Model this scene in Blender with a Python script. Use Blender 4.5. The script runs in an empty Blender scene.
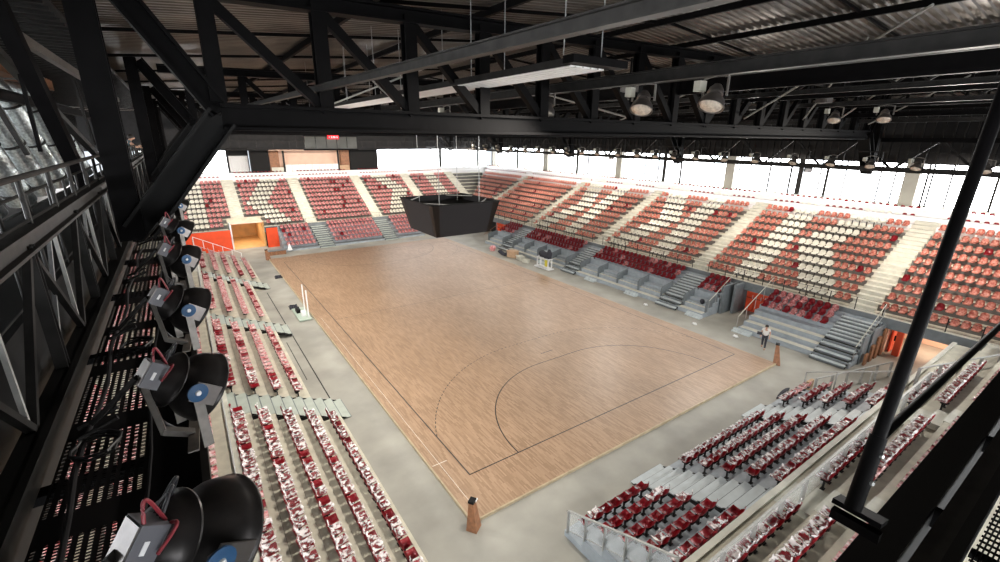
import bpy, bmesh, math, random
from mathutils import Vector, Matrix, noise
random.seed(7)
C = bpy.context.scene.collection
scn = bpy.context.scene
PI = math.pi

# ------------------------------------------------------------------ materials
def nodes_of(name):
    m = bpy.data.materials.new(name); m.use_nodes = True
    nt = m.node_tree
    return m, nt, nt.nodes['Principled BSDF']

def mat(name, col, rough=.5, metal=0., var=0., scale=8., col2=None, bump=0., coat=0., spec=.5, stretch=(1, 1, 1), emit=None):
    m, nt, b = nodes_of(name)
    b.inputs['Base Color'].default_value = (*col, 1)
    b.inputs['Roughness'].default_value = rough
    b.inputs['Metallic'].default_value = metal
    b.inputs['Specular IOR Level'].default_value = spec
    b.inputs['Coat Weight'].default_value = coat
    if emit:
        b.inputs['Emission Color'].default_value = (*emit[:3], 1); b.inputs['Emission Strength'].default_value = emit[3]
    if var or bump or col2:
        tc = nt.nodes.new('ShaderNodeTexCoord'); mp = nt.nodes.new('ShaderNodeMapping')
        mp.inputs['Scale'].default_value = stretch
        nz = nt.nodes.new('ShaderNodeTexNoise'); nz.inputs['Scale'].default_value = scale; nz.inputs['Detail'].default_value = 6
        nt.links.new(tc.outputs['Object'], mp.inputs['Vector']); nt.links.new(mp.outputs[0], nz.inputs['Vector'])
        rp = nt.nodes.new('ShaderNodeValToRGB')
        c2 = col2 or tuple(max(0, c * (1 - var)) for c in col)
        c1 = col if col2 else tuple(min(1, c * (1 + var)) for c in col)
        rp.color_ramp.elements[0].position = .35; rp.color_ramp.elements[1].position = .68
        rp.color_ramp.elements[0].color = (*c2, 1); rp.color_ramp.elements[1].color = (*c1, 1)
        nt.links.new(nz.outputs['Fac'], rp.inputs[0]); nt.links.new(rp.outputs[0], b.inputs['Base Color'])
        if bump:
            bp = nt.nodes.new('ShaderNodeBump'); bp.inputs['Strength'].default_value = bump; bp.inputs['Distance'].default_value = .02
            nt.links.new(nz.outputs['Fac'], bp.inputs['Height']); nt.links.new(bp.outputs[0], b.inputs['Normal'])
    return m

M = {}
M['black'] = mat('black_steel', (.0030, .0027, .0030), .6, .0, .25, 3, spec=.08)
M['blackpaint'] = mat('black_paint', (.005, .005, .005), .6, spec=.2)
M['dgrey'] = mat('dark_grey_steel', (.020, .019, .018), .5, .1, .3, 4, spec=.2)
M['beam'] = mat('weathered_grey_beam', (.032, .030, .028), .5, .1, .35, 5, spec=.25)
M['grey'] = mat('galvanised_steel', (.42, .43, .43), .38, .6, .15, 20)
M['railgrey'] = mat('rail_steel', (.36, .36, .34), .55, .15, .1, 10)
M['board'] = mat('grey_board', (.33, .37, .40), .55, 0, .1, 3)
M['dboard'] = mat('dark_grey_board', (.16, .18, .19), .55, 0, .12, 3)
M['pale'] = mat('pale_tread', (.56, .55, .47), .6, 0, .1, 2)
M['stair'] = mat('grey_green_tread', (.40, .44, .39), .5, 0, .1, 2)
M['palestair'] = mat('pale_blue_tread', (.50, .55, .56), .5, 0, .08, 2)
M['concrete'] = mat('concrete', (.315, .305, .265), .6, 0, .18, .45)
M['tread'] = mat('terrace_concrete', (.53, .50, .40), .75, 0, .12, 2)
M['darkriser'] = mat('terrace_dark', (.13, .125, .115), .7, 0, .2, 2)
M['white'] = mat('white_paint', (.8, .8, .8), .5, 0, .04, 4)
M['red'] = mat('red_plastic', (.30, .008, .018), .28, 0, .15, 6)
M['orange'] = mat('orange_red_panel', (.72, .07, .015), .5, 0, .1, 1)
M['seatwhite'] = mat('white_plastic', (.88, .86, .77), .4, 0, .03, 6)
M['wrapred'] = mat('film_over_red', (.86, .48, .38), .4, 0, 0, 9, col2=(.52, .11, .07))
M['wrapredfar'] = mat('film_over_crimson', (.88, .56, .53), .4, 0, 0, 9, col2=(.50, .07, .085))
M['wrapleft'] = mat('film_heaps_over_red', (.97, .87, .85), .45, 0, 0, 8, col2=(.60, .10, .11))
M['silver'] = mat('scratched_reflector', (.22, .20, .19), .30, .8, .25, 4)
M['dish'] = mat('dark_dish_metal', (.04, .036, .035), .33, .6, .3, 3)
M['ballast'] = mat('ballast_box_grey', (.12, .12, .135), .5, .1, .08, 10)
M['bracket'] = mat('bracket_steel', (.19, .175, .16), .4, .5, .2, 8)
M['blue'] = mat('blue_dial', (.006, .065, .17), .5)
M['cablered'] = mat('red_cable', (.22, .02, .03), .4)
M['cable'] = mat('black_cable', (.022, .022, .026), .45)
M['foil'] = mat('foil_duct', (.50, .54, .55), .3, .85, .35, 14, bump=.8)
M['wood'] = mat('plywood_wall', (.62, .36, .14), .5, 0, .15, 1.2)
M['salmon'] = mat('primed_wall', (.80, .55, .42), .7, 0, .06, .8)
M['screen'] = mat('led_screen', (.022, .022, .025), .65, 0, .05, 30, spec=.2)
M['brown'] = mat('dark_brown_corner', (.008, .005, .004), .45, 0, .2, 5, spec=.25)
M['rust'] = mat('wooden_post', (.27, .12, .055), .55, 0, .25, 6)
M['card'] = mat('cardboard', (.47, .31, .19), .7, 0, .1, 3)
M['cladding'] = mat('dark_cladding', (.014, .014, .015), .55, .1, .2, 2, spec=.25)
M['lens'] = mat('lamp_glass', (.75, .66, .56), .12, .3, .25, 14)
M['gold'] = mat('spot_face', (.55, .44, .33), .3, .4, .2, 14)
M['skin'] = mat('skin', (.55, .32, .22), .5)
M['shirt'] = mat('white_shirt', (.75, .73, .70), .8)
M['dark_cloth'] = mat('dark_cloth', (.03, .03, .04), .85)
M['jeans'] = mat('blue_jeans', (.06, .12, .22), .85)
M['bluegrey'] = mat('grey_work_shirt', (.10, .15, .17), .85)
M['hair'] = mat('dark_hair', (.02, .014, .01), .6)
M['yellow'] = mat('yellow_plastic', (.65, .55, .05), .5)
M['greenbin'] = mat('pale_green_steel', (.42, .50, .42), .5, .1, .1, 6)
M['ledred'] = mat('red_led', (.5, .0, .01), .5, emit=(1, .02, .03, 1.2))
M['ledtext'] = mat('pink_led', (1, .6, .6), .5, emit=(1, .75, .75, 1.6))
M['signgrey'] = mat('sign_glass', (.13, .13, .11), .25, 0, .15, .8)
M['bluebuilding'] = mat('window_reveal', (.50, .60, .68), .5)

def brick_mat():
    m, nt, b = nodes_of('parquet_strips')
    tc = nt.nodes.new('ShaderNodeTexCoord'); mp = nt.nodes.new('ShaderNodeMapping')
    mp.inputs['Rotation'].default_value = (0, 0, PI / 2)
    br = nt.nodes.new('ShaderNodeTexBrick')
    br.inputs['Scale'].default_value = 1; br.inputs['Brick Width'].default_value = .55; br.inputs['Row Height'].default_value = .06
    br.inputs['Mortar Size'].default_value = .002; br.inputs['Bias'].default_value = .1
    br.inputs['Color1'].default_value = (.49, .325, .205, 1); br.inputs['Color2'].default_value = (.33, .21, .125, 1)
    br.inputs['Mortar'].default_value = (.34, .22, .13, 1)
    nz = nt.nodes.new('ShaderNodeTexNoise'); nz.inputs['Scale'].default_value = .25; nz.inputs['Detail'].default_value = 4
    mx = nt.nodes.new('ShaderNodeMix'); mx.data_type = 'RGBA'; mx.blend_type = 'MULTIPLY'; mx.inputs[0].default_value = .35
    nt.links.new(tc.outputs['Object'], mp.inputs[0]); nt.links.new(mp.outputs[0], br.inputs['Vector'])
    nt.links.new(tc.outputs['Object'], nz.inputs['Vector'])
    nt.links.new(br.outputs['Color'], mx.inputs[6]); nt.links.new(nz.outputs['Fac'], mx.inputs[7])
    nt.links.new(mx.outputs[2], b.inputs['Base Color'])
    b.inputs['Roughness'].default_value = .42
    b.inputs['Specular IOR Level'].default_value = .5
    return m
M['parquet'] = brick_mat()
M['line'] = mat('black_line', (.03, .028, .028), .4)
M['whiteline'] = mat('white_tape', (.75, .7, .62), .4)
M['edge'] = mat('floor_edge', (.42, .34, .22), .6, 0, .15, 3)

def film_mat():
    m, nt, b = nodes_of('clear_film')
    b.inputs['Base Color'].default_value = (.95, .90, .89, 1); b.inputs['Roughness'].default_value = .45
    tr = nt.nodes.new('ShaderNodeBsdfTransparent'); mx = nt.nodes.new('ShaderNodeMixShader')
    tc = nt.nodes.new('ShaderNodeTexCoord'); nz = nt.nodes.new('ShaderNodeTexNoise')
    nz.inputs['Scale'].default_value = 6.5; nz.inputs['Detail'].default_value = 3
    oi = nt.nodes.new('ShaderNodeObjectInfo'); ad = nt.nodes.new('ShaderNodeVectorMath'); ml = nt.nodes.new('ShaderNodeMath'); ml.operation = 'MULTIPLY'; ml.inputs[1].default_value = 37
    nt.links.new(oi.outputs['Random'], ml.inputs[0]); nt.links.new(tc.outputs['Object'], ad.inputs[0]); nt.links.new(ml.outputs[0], ad.inputs[1])
    rp = nt.nodes.new('ShaderNodeValToRGB')
    rp.color_ramp.elements[0].position = .44; rp.color_ramp.elements[1].position = .60
    rp.color_ramp.elements[0].color = (.04, .04, .04, 1); rp.color_ramp.elements[1].color = (.85, .85, .85, 1)
    nt.links.new(ad.outputs[0], nz.inputs['Vector']); nt.links.new(nz.outputs['Fac'], rp.inputs[0])
    nt.links.new(rp.outputs[0], mx.inputs[0]); nt.links.new(tr.outputs[0], mx.inputs[1]); nt.links.new(b.outputs[0], mx.inputs[2])
    nt.links.new(mx.outputs[0], nt.nodes['Material Output'].inputs['Surface'])
    return m
M['film'] = film_mat()

def perf_mat(pitch=.055, hole=.34):
    m, nt, b = nodes_of('perforated_plate')
    b.inputs['Base Color'].default_value = (.012, .011, .0125, 1); b.inputs['Roughness'].default_value = .55; b.inputs['Specular IOR Level'].default_value = .2
    tc = nt.nodes.new('ShaderNodeTexCoord'); sp = nt.nodes.new('ShaderNodeSeparateXYZ')
    nt.links.new(tc.outputs['Object'], sp.inputs[0])
    def math_(op, a, bb=None):
        n = nt.nodes.new('ShaderNodeMath'); n.operation = op
        for i, x in enumerate((a, bb)):
            if x is None: continue
            if isinstance(x, (int, float)): n.inputs[i].default_value = x
            else: nt.links.new(x, n.inputs[i])
        return n.outputs[0]
    def cell(s):
        return math_('ABSOLUTE', math_('SUBTRACT', math_('FRACT', math_('DIVIDE', s, pitch)), .5))
    inx = math_('LESS_THAN', cell(sp.outputs[0]), hole * .8); iny = math_('LESS_THAN', cell(sp.outputs[1]), hole)
    # plain bands between the perforated fields
    band = math_('LESS_THAN', math_('ABSOLUTE', math_('SUBTRACT', math_('FRACT', math_('DIVIDE', sp.outputs[1], 1.25)), .5)), .40)
    ok = math_('MULTIPLY', math_('MULTIPLY', inx, iny), band)
    tr = nt.nodes.new('ShaderNodeBsdfTransparent'); mx = nt.nodes.new('ShaderNodeMixShader')
    nt.links.new(ok, mx.inputs[0]); nt.links.new(b.outputs[0], mx.inputs[1]); nt.links.new(tr.outputs[0], mx.inputs[2])
    nt.links.new(mx.outputs[0], nt.nodes['Material Output'].inputs['Surface'])
    return m
M['perf'] = perf_mat()

def window_mat():
    m, nt, b = nodes_of('daylit_glazing')
    b.inputs['Base Color'].default_value = (.8, .85, .88, 1); b.inputs['Roughness'].default_value = .15
    tc = nt.nodes.new('ShaderNodeTexCoord'); nz = nt.nodes.new('ShaderNodeTexNoise')
    nz.inputs['Scale'].default_value = .35
    rp = nt.nodes.new('ShaderNodeValToRGB')
    rp.color_ramp.elements[0].position = .3; rp.color_ramp.elements[1].position = .5
    rp.color_ramp.elements[0].color = (.80, .90, 1, 1); rp.color_ramp.elements[1].color = (1, 1, 1, 1)
    nt.links.new(tc.outputs['Object'], nz.inputs['Vector']); nt.links.new(nz.outputs['Fac'], rp.inputs[0])
    nt.links.new(rp.outputs[0], b.inputs['Emission Color'])
    b.inputs['Emission Strength'].default_value = WIN
    return m

WIN = 9.0
M['window'] = window_mat()

# ------------------------------------------------------------------ mesh builder
def V(*a): return Vector(a)
def offset_of(o):
    v = Vector((0, 0, 0))
    while o is not None:
        v = v + o.location; o = o.parent
    return v

class MB:
    def __init__(self): self.v = []; self.f = []; self.mi = []; self.cur = 0
    def add(self, vs, fs):
        n = len(self.v); self.v += [tuple(x) for x in vs]
        for f in fs: self.f.append([i + n for i in f]); self.mi.append(self.cur)
        return self
    def box(self, c, s, R=None):
        c = Vector(c); hx, hy, hz = (x / 2 for x in s)
        vs = [Vector((x, y, z)) for x in (-hx, hx) for y in (-hy, hy) for z in (-hz, hz)]
        if R: vs = [R @ p for p in vs]
        return self.add([c + p for p in vs], [(0, 1, 3, 2), (4, 6, 7, 5), (0, 4, 5, 1), (2, 3, 7, 6), (0, 2, 6, 4), (1, 5, 7, 3)])
    def span(self, a, b):
        return self.box([(x + y) / 2 for x, y in zip(a, b)], [abs(x - y) for x, y in zip(a, b)])
    def frame(self, p, q, up=(0, 0, 1)):
        p, q = Vector(p), Vector(q); d = (q - p).normalized(); up = Vector(up)
        if abs(d.dot(up)) > .95: up = Vector((0, 1, 0)) if abs(d.y) < .9 else Vector((1, 0, 0))
        s = d.cross(up).normalized(); u = s.cross(d).normalized()
        return p, q, d, s, u
    def bar(self, p, q, w, h, up=(0, 0, 1)):
        p, q, d, s, u = self.frame(p, q, up)
        vs = []
        for e in (p, q):
            for a, b in ((-1, -1), (1, -1), (1, 1), (-1, 1)): vs.append(e + s * a * w / 2 + u * b * h / 2)
        return self.add(vs, [(3, 2, 1, 0), (4, 5, 6, 7), (0, 1, 5, 4), (1, 2, 6, 5), (2, 3, 7, 6), (3, 0, 4, 7)])
    def ibeam(self, p, q, w, h, t=None, up=(0, 0, 1)):
        t = t or h * .12
        p, q, d, s, u = self.frame(p, q, up)
        for k in (-1, 1): self.bar(p + u * k * (h - t) / 2, q + u * k * (h - t) / 2, w, t, u)
        return self.bar(p, q, t, h - 2 * t, u)
    def tube(self, p, q, r, n=10, r2=None, caps=True):
        p, q, d, s, u = self.frame(p, q); r2 = r if r2 is None else r2
        vs = [];
        for e, rr in ((p, r), (q, r2)):
            for k in range(n):
                a = 2 * PI * k / n; vs.append(e + s * math.cos(a) * rr + u * math.sin(a) * rr)
        fs = [(k, (k + 1) % n, n + (k + 1) % n, n + k) for k in range(n)]
        if caps: fs += [tuple(range(n - 1, -1, -1)), tuple(range(n, 2 * n))]
        return self.add(vs, fs)
    def path(self, pts, r, n=8):
        pts = [Vector(p) for p in pts]; rings = []
        up = Vector((0.13, .21, 1)).normalized()
        for i, p in enumerate(pts):
            d = (pts[min(i + 1, len(pts) - 1)] - pts[max(i - 1, 0)]).normalized()
            s = d.cross(up)
            s = s.normalized() if s.length > .05 else d.orthogonal().normalized()
            u = s.cross(d).normalized()
            rr = r[i] if isinstance(r, (list, tuple)) else r
            rings.append([p + s * math.cos(2 * PI * k / n) * rr + u * math.sin(2 * PI * k / n) * rr for k in range(n)])
        vs = [x for g in rings for x in g]; fs = []
        for i in range(len(pts) - 1):
            for k in range(n):
                fs.append((i * n + k, i * n + (k + 1) % n, (i + 1) * n + (k + 1) % n, (i + 1) * n + k))
        fs += [tuple(range(n - 1, -1, -1)), tuple(range((len(pts) - 1) * n, len(pts) * n))]
        return self.add(vs, fs)
    def lathe(self, prof, origin, axis, n=24, closed=False):
        o = Vector(origin); a = Vector(axis).normalized(); s = a.orthogonal().normalized(); u = a.cross(s)
        vs = []
        for t, r in prof:
            for k in range(n):
                g = 2 * PI * k / n; vs.append(o + a * t + (s * math.cos(g) + u * math.sin(g)) * max(r, 1e-4))
        fs = []
        m = len(prof)
        for i in range(m - 1 + (1 if closed else 0)):
            j = (i + 1) % m
            for k in range(n): fs.append((i * n + k, i * n + (k + 1) % n, j * n + (k + 1) % n, j * n + k))
        return self.add(vs, fs)
    def prism(self, poly, fr, s0, s1):
        """poly: (depth, height) outline, fr maps (s, d, z) to the world"""
        n = len(poly)
        vs = [fr(s0, d, z) for d, z in poly] + [fr(s1, d, z) for d, z in poly]
        fs = [(k, (k + 1) % n, n + (k + 1) % n, n + k) for k in range(n)]
        fs += [tuple(range(n - 1, -1, -1)), tuple(range(n, 2 * n))]
        return self.add(vs, fs)
    def build(self, name, m, parent=None, smooth=False, subs=0):
        me = bpy.data.meshes.new(name)
        off = offset_of(parent) if parent is not None else Vector((0, 0, 0))
        me.from_pydata([Vector(p) - off for p in self.v], [], self.f)
        for x in (m if isinstance(m, (list, tuple)) else [m]): me.materials.append(x)
        if max(self.mi, default=0): me.polygons.foreach_set('material_index', self.mi)
        bm = bmesh.new(); bm.from_mesh(me); bmesh.ops.recalc_face_normals(bm, faces=bm.faces); bm.to_mesh(me); bm.free()
        if smooth:
            me.polygons.foreach_set('use_smooth', [True] * len(me.polygons))
        me.update()
        o = bpy.data.objects.new(name, me); C.objects.link(o)
        if parent is not None: o.parent = parent
        if smooth and smooth != 'all':
            md = o.modifiers.new('edge', 'EDGE_SPLIT'); md.split_angle = math.radians(40)
        if subs:
            md = o.modifiers.new('sub', 'SUBSURF'); md.levels = subs; md.render_levels = subs
        return o

def tag(o, label=None, cat=None, group=None, kind=None):
    if label: o['label'] = label
    if cat: o['category'] = cat
    if group: o['group'] = group
    if kind: o['kind'] = kind
    return o
def thing(name, loc, label, cat, group=None):
    o = bpy.data.objects.new(name, None); C.objects.link(o); o.location = loc; o.empty_display_size = .2
    return tag(o, label, cat, group)
def struct(o): o['kind'] = 'structure'; return o
def copy_tree(o, parent=None):
    c = o.copy(); C.objects.link(c)
    if parent is not None: c.parent = parent
    for ch in o.children: copy_tree(ch, c)
    return c
ORD = ['zeroth', 'first', 'second', 'third', 'fourth', 'fifth', 'sixth', 'seventh', 'eighth', 'ninth', 'tenth', 'eleventh', 'twelfth', 'thirteenth',
       'fourteenth', 'fifteenth', 'sixteenth', 'seventeenth', 'eighteenth', 'nineteenth']
TENS = {20: 'twent', 30: 'thirt', 40: 'fort', 50: 'fift', 60: 'sixt', 70: 'sevent', 80: 'eight', 90: 'ninet'}
def ordinal(n):
    if n < 20: return ORD[n]
    t, u = n // 10 * 10, n % 10
    return TENS[t] + 'ieth' if u == 0 else TENS[t] + 'y-' + ORD[u]

# ------------------------------------------------------------------ camera
CX, CY, CZ = -17.8567, -13.4822, 13.2930
YAW, PIT, ROLL, FPX = .602735, .3044556, .0096769, 455.45
fw = V(math.sin(YAW) * math.cos(PIT), math.cos(YAW) * math.cos(PIT), -math.sin(PIT))
rt = fw.cross(V(0, 0, 1)).normalized(); up0 = rt.cross(fw)
r2 = rt * math.cos(ROLL) + up0 * math.sin(ROLL); u2 = -rt * math.sin(ROLL) + up0 * math.cos(ROLL)
cam_d = bpy.data.cameras.new('camera'); cam = bpy.data.objects.new('camera', cam_d); C.objects.link(cam)
cam.matrix_world = Matrix(((r2.x, u2.x, -fw.x, CX), (r2.y, u2.y, -fw.y, CY), (r2.z, u2.z, -fw.z, CZ), (0, 0, 0, 1)))
cam_d.sensor_fit = 'HORIZONTAL'; cam_d.sensor_width = 36; cam_d.lens = FPX * 36 / 1000
cam_d.clip_start = .02; cam_d.clip_end = 400
scn.camera = cam
EYE = V(CX, CY, CZ)
def to_px(p):
    d = Vector(p) - EYE; z = d.dot(fw)
    if z < .05: return None
    return 500 + FPX * d.dot(r2) / z, 281 - FPX * d.dot(u2) / z, z

def glass_mat():
    m, nt, b = nodes_of('clear_panel')
    b.inputs['Base Color'].default_value = (.7, .74, .74, 1); b.inputs['Roughness'].default_value = .2
    tr = nt.nodes.new('ShaderNodeBsdfTransparent'); mx = nt.nodes.new('ShaderNodeMixShader'); mx.inputs[0].default_value = .22
    nt.links.new(tr.outputs[0], mx.inputs[1]); nt.links.new(b.outputs[0], mx.inputs[2])
    nt.links.new(mx.outputs[0], nt.nodes['Material Output'].inputs['Surface'])
    return m
M['glass'] = glass_mat()
LAMP, EXPO = 600, 0.25
# ------------------------------------------------------------------ setting: floor, court
ZF = -.12
b = MB().span((-36, -20, ZF - .3), (36, 66, ZF)); struct(b.build('floor', M['concrete']))

ct = thing('sports_court', (0, 20, 0), 'large wooden handball court with black lines laid on the concrete floor', 'court')
b = MB().span((-11.12, -2.1, ZF + .01), (10.95, 42.3, 0)); deck = b.build('wooden_deck', M['parquet'], ct)
b = MB()
for a, c in (((-11.17, -2.16, ZF), (11.0, -2.1, -.004)), ((-11.17, 42.3, ZF), (11.0, 42.36, -.004)), ((-11.18, -2.1, ZF), (-11.12, 42.3, -.004)), ((10.95, -2.1, ZF), (11.01, 42.3, -.004))): b.span(a, c)
b.build('edge_trim', M['edge'], ct)
def stripe(b, pts, w, z=.003):
    for (x0, y0), (x1, y1) in zip(pts, pts[1:]):
        p, q = V(x0, y0, z), V(x1, y1, z); d = (q - p).normalized(); s = V(-d.y, d.x, 0) * w / 2; e = d * w * .3
        b.add([p - s - e, q - s + e, q + s + e, p + s - e], [(0, 1, 2, 3)])
b = MB()
W = .055
stripe(b, [(-10, 0), (10, 0), (10, 40), (-10, 40), (-10, 0), (-9.5, 0)], W); stripe(b, [(-10, 20), (10, 20)], W * .7)
def dline(r, y0, sg, step=60):
    pts = [(-1.5 - r * math.cos(t), y0 + sg * r * math.sin(t)) for t in [PI / 2 * k / step for k in range(step + 1)]]
    return [p for p in pts if abs(p[0]) <= 10] + [(-p[0], p[1]) for p in reversed(pts) if abs(p[0]) <= 10]
for y0, sg in ((0, 1), (40, -1)):
    stripe(b, dline(6, y0, sg), W)
    pts = dline(9, y0, sg, 64)
    acc, on, last = 0, True, pts[0]
    for p in pts[1:]:
        L = math.hypot(p[0] - last[0], p[1] - last[1])
        n = max(1, int(L / .05))
        for k in range(n):
            a = (last[0] + (p[0] - last[0]) * k / n, last[1] + (p[1] - last[1]) * k / n); c = (last[0] + (p[0] - last[0]) * (k + 1) / n, last[1] + (p[1] - last[1]) * (k + 1) / n)
            if int(acc / .16) % 2 == 0: stripe(b, [a, c], W * .8)
            acc += L / n
        last = p
    stripe(b, [(-.5, y0 + sg * 7), (.5, y0 + sg * 7)], W)
stripe(b, [(7.1 + 2.6 * math.cos(t), 36 + 2.6 * math.sin(t)) for t in [2 * PI * k / 40 for k in range(41)]], W * .5)
b.build('court_lines', M['line'], ct)
b = MB(); stripe(b, [(-10.75, -1.2), (-10.75, 21)], .016); stripe(b, [(-11.05, 1.3), (-10.4, 1.3)], .03)
b.build('white_tape', M['whiteline'], ct)

# floor markings on the concrete: thin dark rail grooves beside the left stand
b = MB(); b.span((-13.22, 8.5, ZF), (-13.16, 30, ZF + .006)); b.span((-13.78, 12, ZF), (-13.74, 18, ZF + .006)); 
g = b.build('trim_1', M['dgrey']); struct(g)

# ------------------------------------------------------------------ stands
FR = {
    'left': (lambda s, d, z: V(-13.6 - d, s, z), PI / 2),
    'leftlow': (lambda s, d, z: V(-13.25 - d * 1.093, s, z), PI / 2),
    'near': (lambda s, d, z: V(s, -4.35 - d, z), PI),
    'right': (lambda s, d, z: V(14.2 + d, s, z), -PI / 2),
    'far': (lambda s, d, z: V(s, 45.5 + d, z), 0.),
}
T0, R0, Z0 = .86, .395, .12          # lower rows
TU, RU, DU, ZU = .95, .485, 4.55, 2.33   # upper rows
PITCH = .49
SEATS = []      # (side, world position, rotation, colour, state, name of block, row, index)

def lower_profile(n=5, i0=0):
    p = [(T0 * i0, ZF)]
    for i in range(i0, n): p += [(T0 * i, Z0 + R0 * i), (T0 * (i + 1), Z0 + R0 * i)]
    return p + [(T0 * n, ZF)]
def upper_profile(n=12, i0=0, ext=1.6):
    p = [(4.3, ZU - .5), (4.3, ZU)] if not i0 else [(DU + TU * i0, ZU + RU * i0 - .5)]
    for i in range(i0, n):
        if i > i0: p.append((DU + TU * i, ZU + RU * (i - 1)))
        p.append((DU + TU * i if i else 4.35, ZU + RU * i))
    e = DU + TU * n
    return p + [(e, ZU + RU * (n - 1)), (e, ZU + RU * n), (e + ext, ZU + RU * n), (e + ext, ZU + RU * n - .5), (e, ZU + RU * (n - 1) - .5)] + ([(DU, ZU - .5)] if not i0 else [])

def stair_mesh(fr, c, w, d0, z0, t, r, n, k0=0):
    b = MB()
    for k in range(k0, n):
        z = z0 + r * (k + 1); d = d0 + t * k
        b.prism([(d + .0, z - .03), (d + .0, z + .02), (d + t - .055, z + .02), (d + t - .055, z - .03)], fr, c - w / 2, c + w / 2)
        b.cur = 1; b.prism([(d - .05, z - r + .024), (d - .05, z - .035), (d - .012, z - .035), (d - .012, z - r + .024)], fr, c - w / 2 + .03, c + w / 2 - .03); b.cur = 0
    return b
def stringer_mesh(fr, c, w, d0, z0, t, r, n, k0=0):
    b = MB()
    for sg in (-1, 1):
        s = c + sg * (w / 2 - .03)
        pr = []
        b.prism([(d0 + t * k0, z0 + r * k0 - .02), (d0 + t * k0, z0 + r * (k0 + 1) - .06), (d0 + t * n, z0 + r * (n + 1) - .10), (d0 + t * n, z0 + r * n - .35)], fr, s - .03, s + .03)
    for k in range(k0, n):
        z = z0 + r * (k + 1); d = d0 + t * k
        b.prism([(d + .01, z - r - .02), (d + .01, z - .055), (d + .03, z - .055), (d + .03, z - r - .02)], fr, c - w / 2 + .06, c + w / 2 - .06)
    return b

def lower_stand(side, name, label, s0, s1, stairs, blocks, mats, swidth=1.9, front=2, cut=None):
    fr, rot = FR[side]
    base = fr((s0 + s1) / 2, 0, ZF)
    root = thing(name, base, label, 'grandstand')
    pieces = [(s0, s1, 0)] if not cut else [(s0, cut[0], 0), (cut[0], cut[1], 1), (cut[1], s1, 0)]
    b = MB()
    for p0, p1, i0 in pieces: b.prism(lower_profile(5, i0), fr, p0, p1)
    b.build('terrace', mats[0], root)
    b = MB()
    for i, p0, p1 in [(i, p0, p1) for p0, p1, i0 in pieces for i in range(i0, 5)]: b.prism([(T0 * i - .012, Z0 + R0 * (i - 1) + .02 if i else ZF), (T0 * i - .012, Z0 + R0 * i - .03), (T0 * i, Z0 + R0 * i - .03), (T0 * i, Z0 + R0 * (i - 1) + .02 if i else ZF)], fr, p0 + .02, p1 - .02)
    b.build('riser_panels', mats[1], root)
    for c in stairs:
        fb = front
        if cut and cut[0] + 1 < c < cut[1] - 1: front = 0
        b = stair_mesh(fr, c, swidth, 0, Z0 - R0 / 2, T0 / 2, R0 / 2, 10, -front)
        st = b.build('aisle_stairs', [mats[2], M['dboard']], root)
        stringer_mesh(fr, c, swidth, 0, Z0 - R0 / 2, T0 / 2, R0 / 2, 10, -front).build('stair_stringers', M['dgrey'], st)
        front = fb
    for bname, a, e, ref in blocks:
        n = int((e - a) / PITCH); m = (e - a - n * PITCH) / 2
        for r in range(1 if cut and cut[0] <= a and e <= cut[1] else 0, 5):
            for k in range(n):
                s = a + m + PITCH * (k + .5)
                idx = k + 1 if ref == 'lo' else n - k
                SEATS.append([side, fr(s, T0 * r + .46, Z0 + R0 * r), rot, 'red', None, bname, r, idx, 'low'])
    return root

far_low = lower_stand('far', 'lower_grandstand', 'lower grandstand of red seats behind the far end of the court', -8.9, 9.6, (-3.9, 4.6),
    [('far left block', -8.8, -4.9, 'lo'), ('far middle block', -2.9, 3.6, 'lo'), ('far right block', 5.6, 9.5, 'lo')], (M['dboard'], M['board'], M['stair']))
near_low = lower_stand('near', 'lower_grandstand', 'lower grandstand behind the near end, bare red seats at its left corner', -8.7, 8.9, (-3.75, 4.7),
    [('near stand, corner block', -8.6, -4.75, 'hi'), ('near stand, middle block', -2.75, 3.75, 'lo'), ('near stand, far block', 5.65, 8.8, 'lo')], (M['board'], M['board'], M['palestair']))
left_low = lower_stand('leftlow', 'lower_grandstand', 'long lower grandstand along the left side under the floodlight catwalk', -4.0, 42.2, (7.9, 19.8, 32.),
    [('left stand, first block', -3.9, 6.9, 'hi'), ('left stand, second block', 8.9, 18.8, 'lo'), ('left stand, third block', 20.8, 31., 'lo'), ('left stand, last block', 33., 42., 'lo')], (M['tread'], M['darkriser'], M['stair']), cut=(8.85, 31.05))

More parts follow.
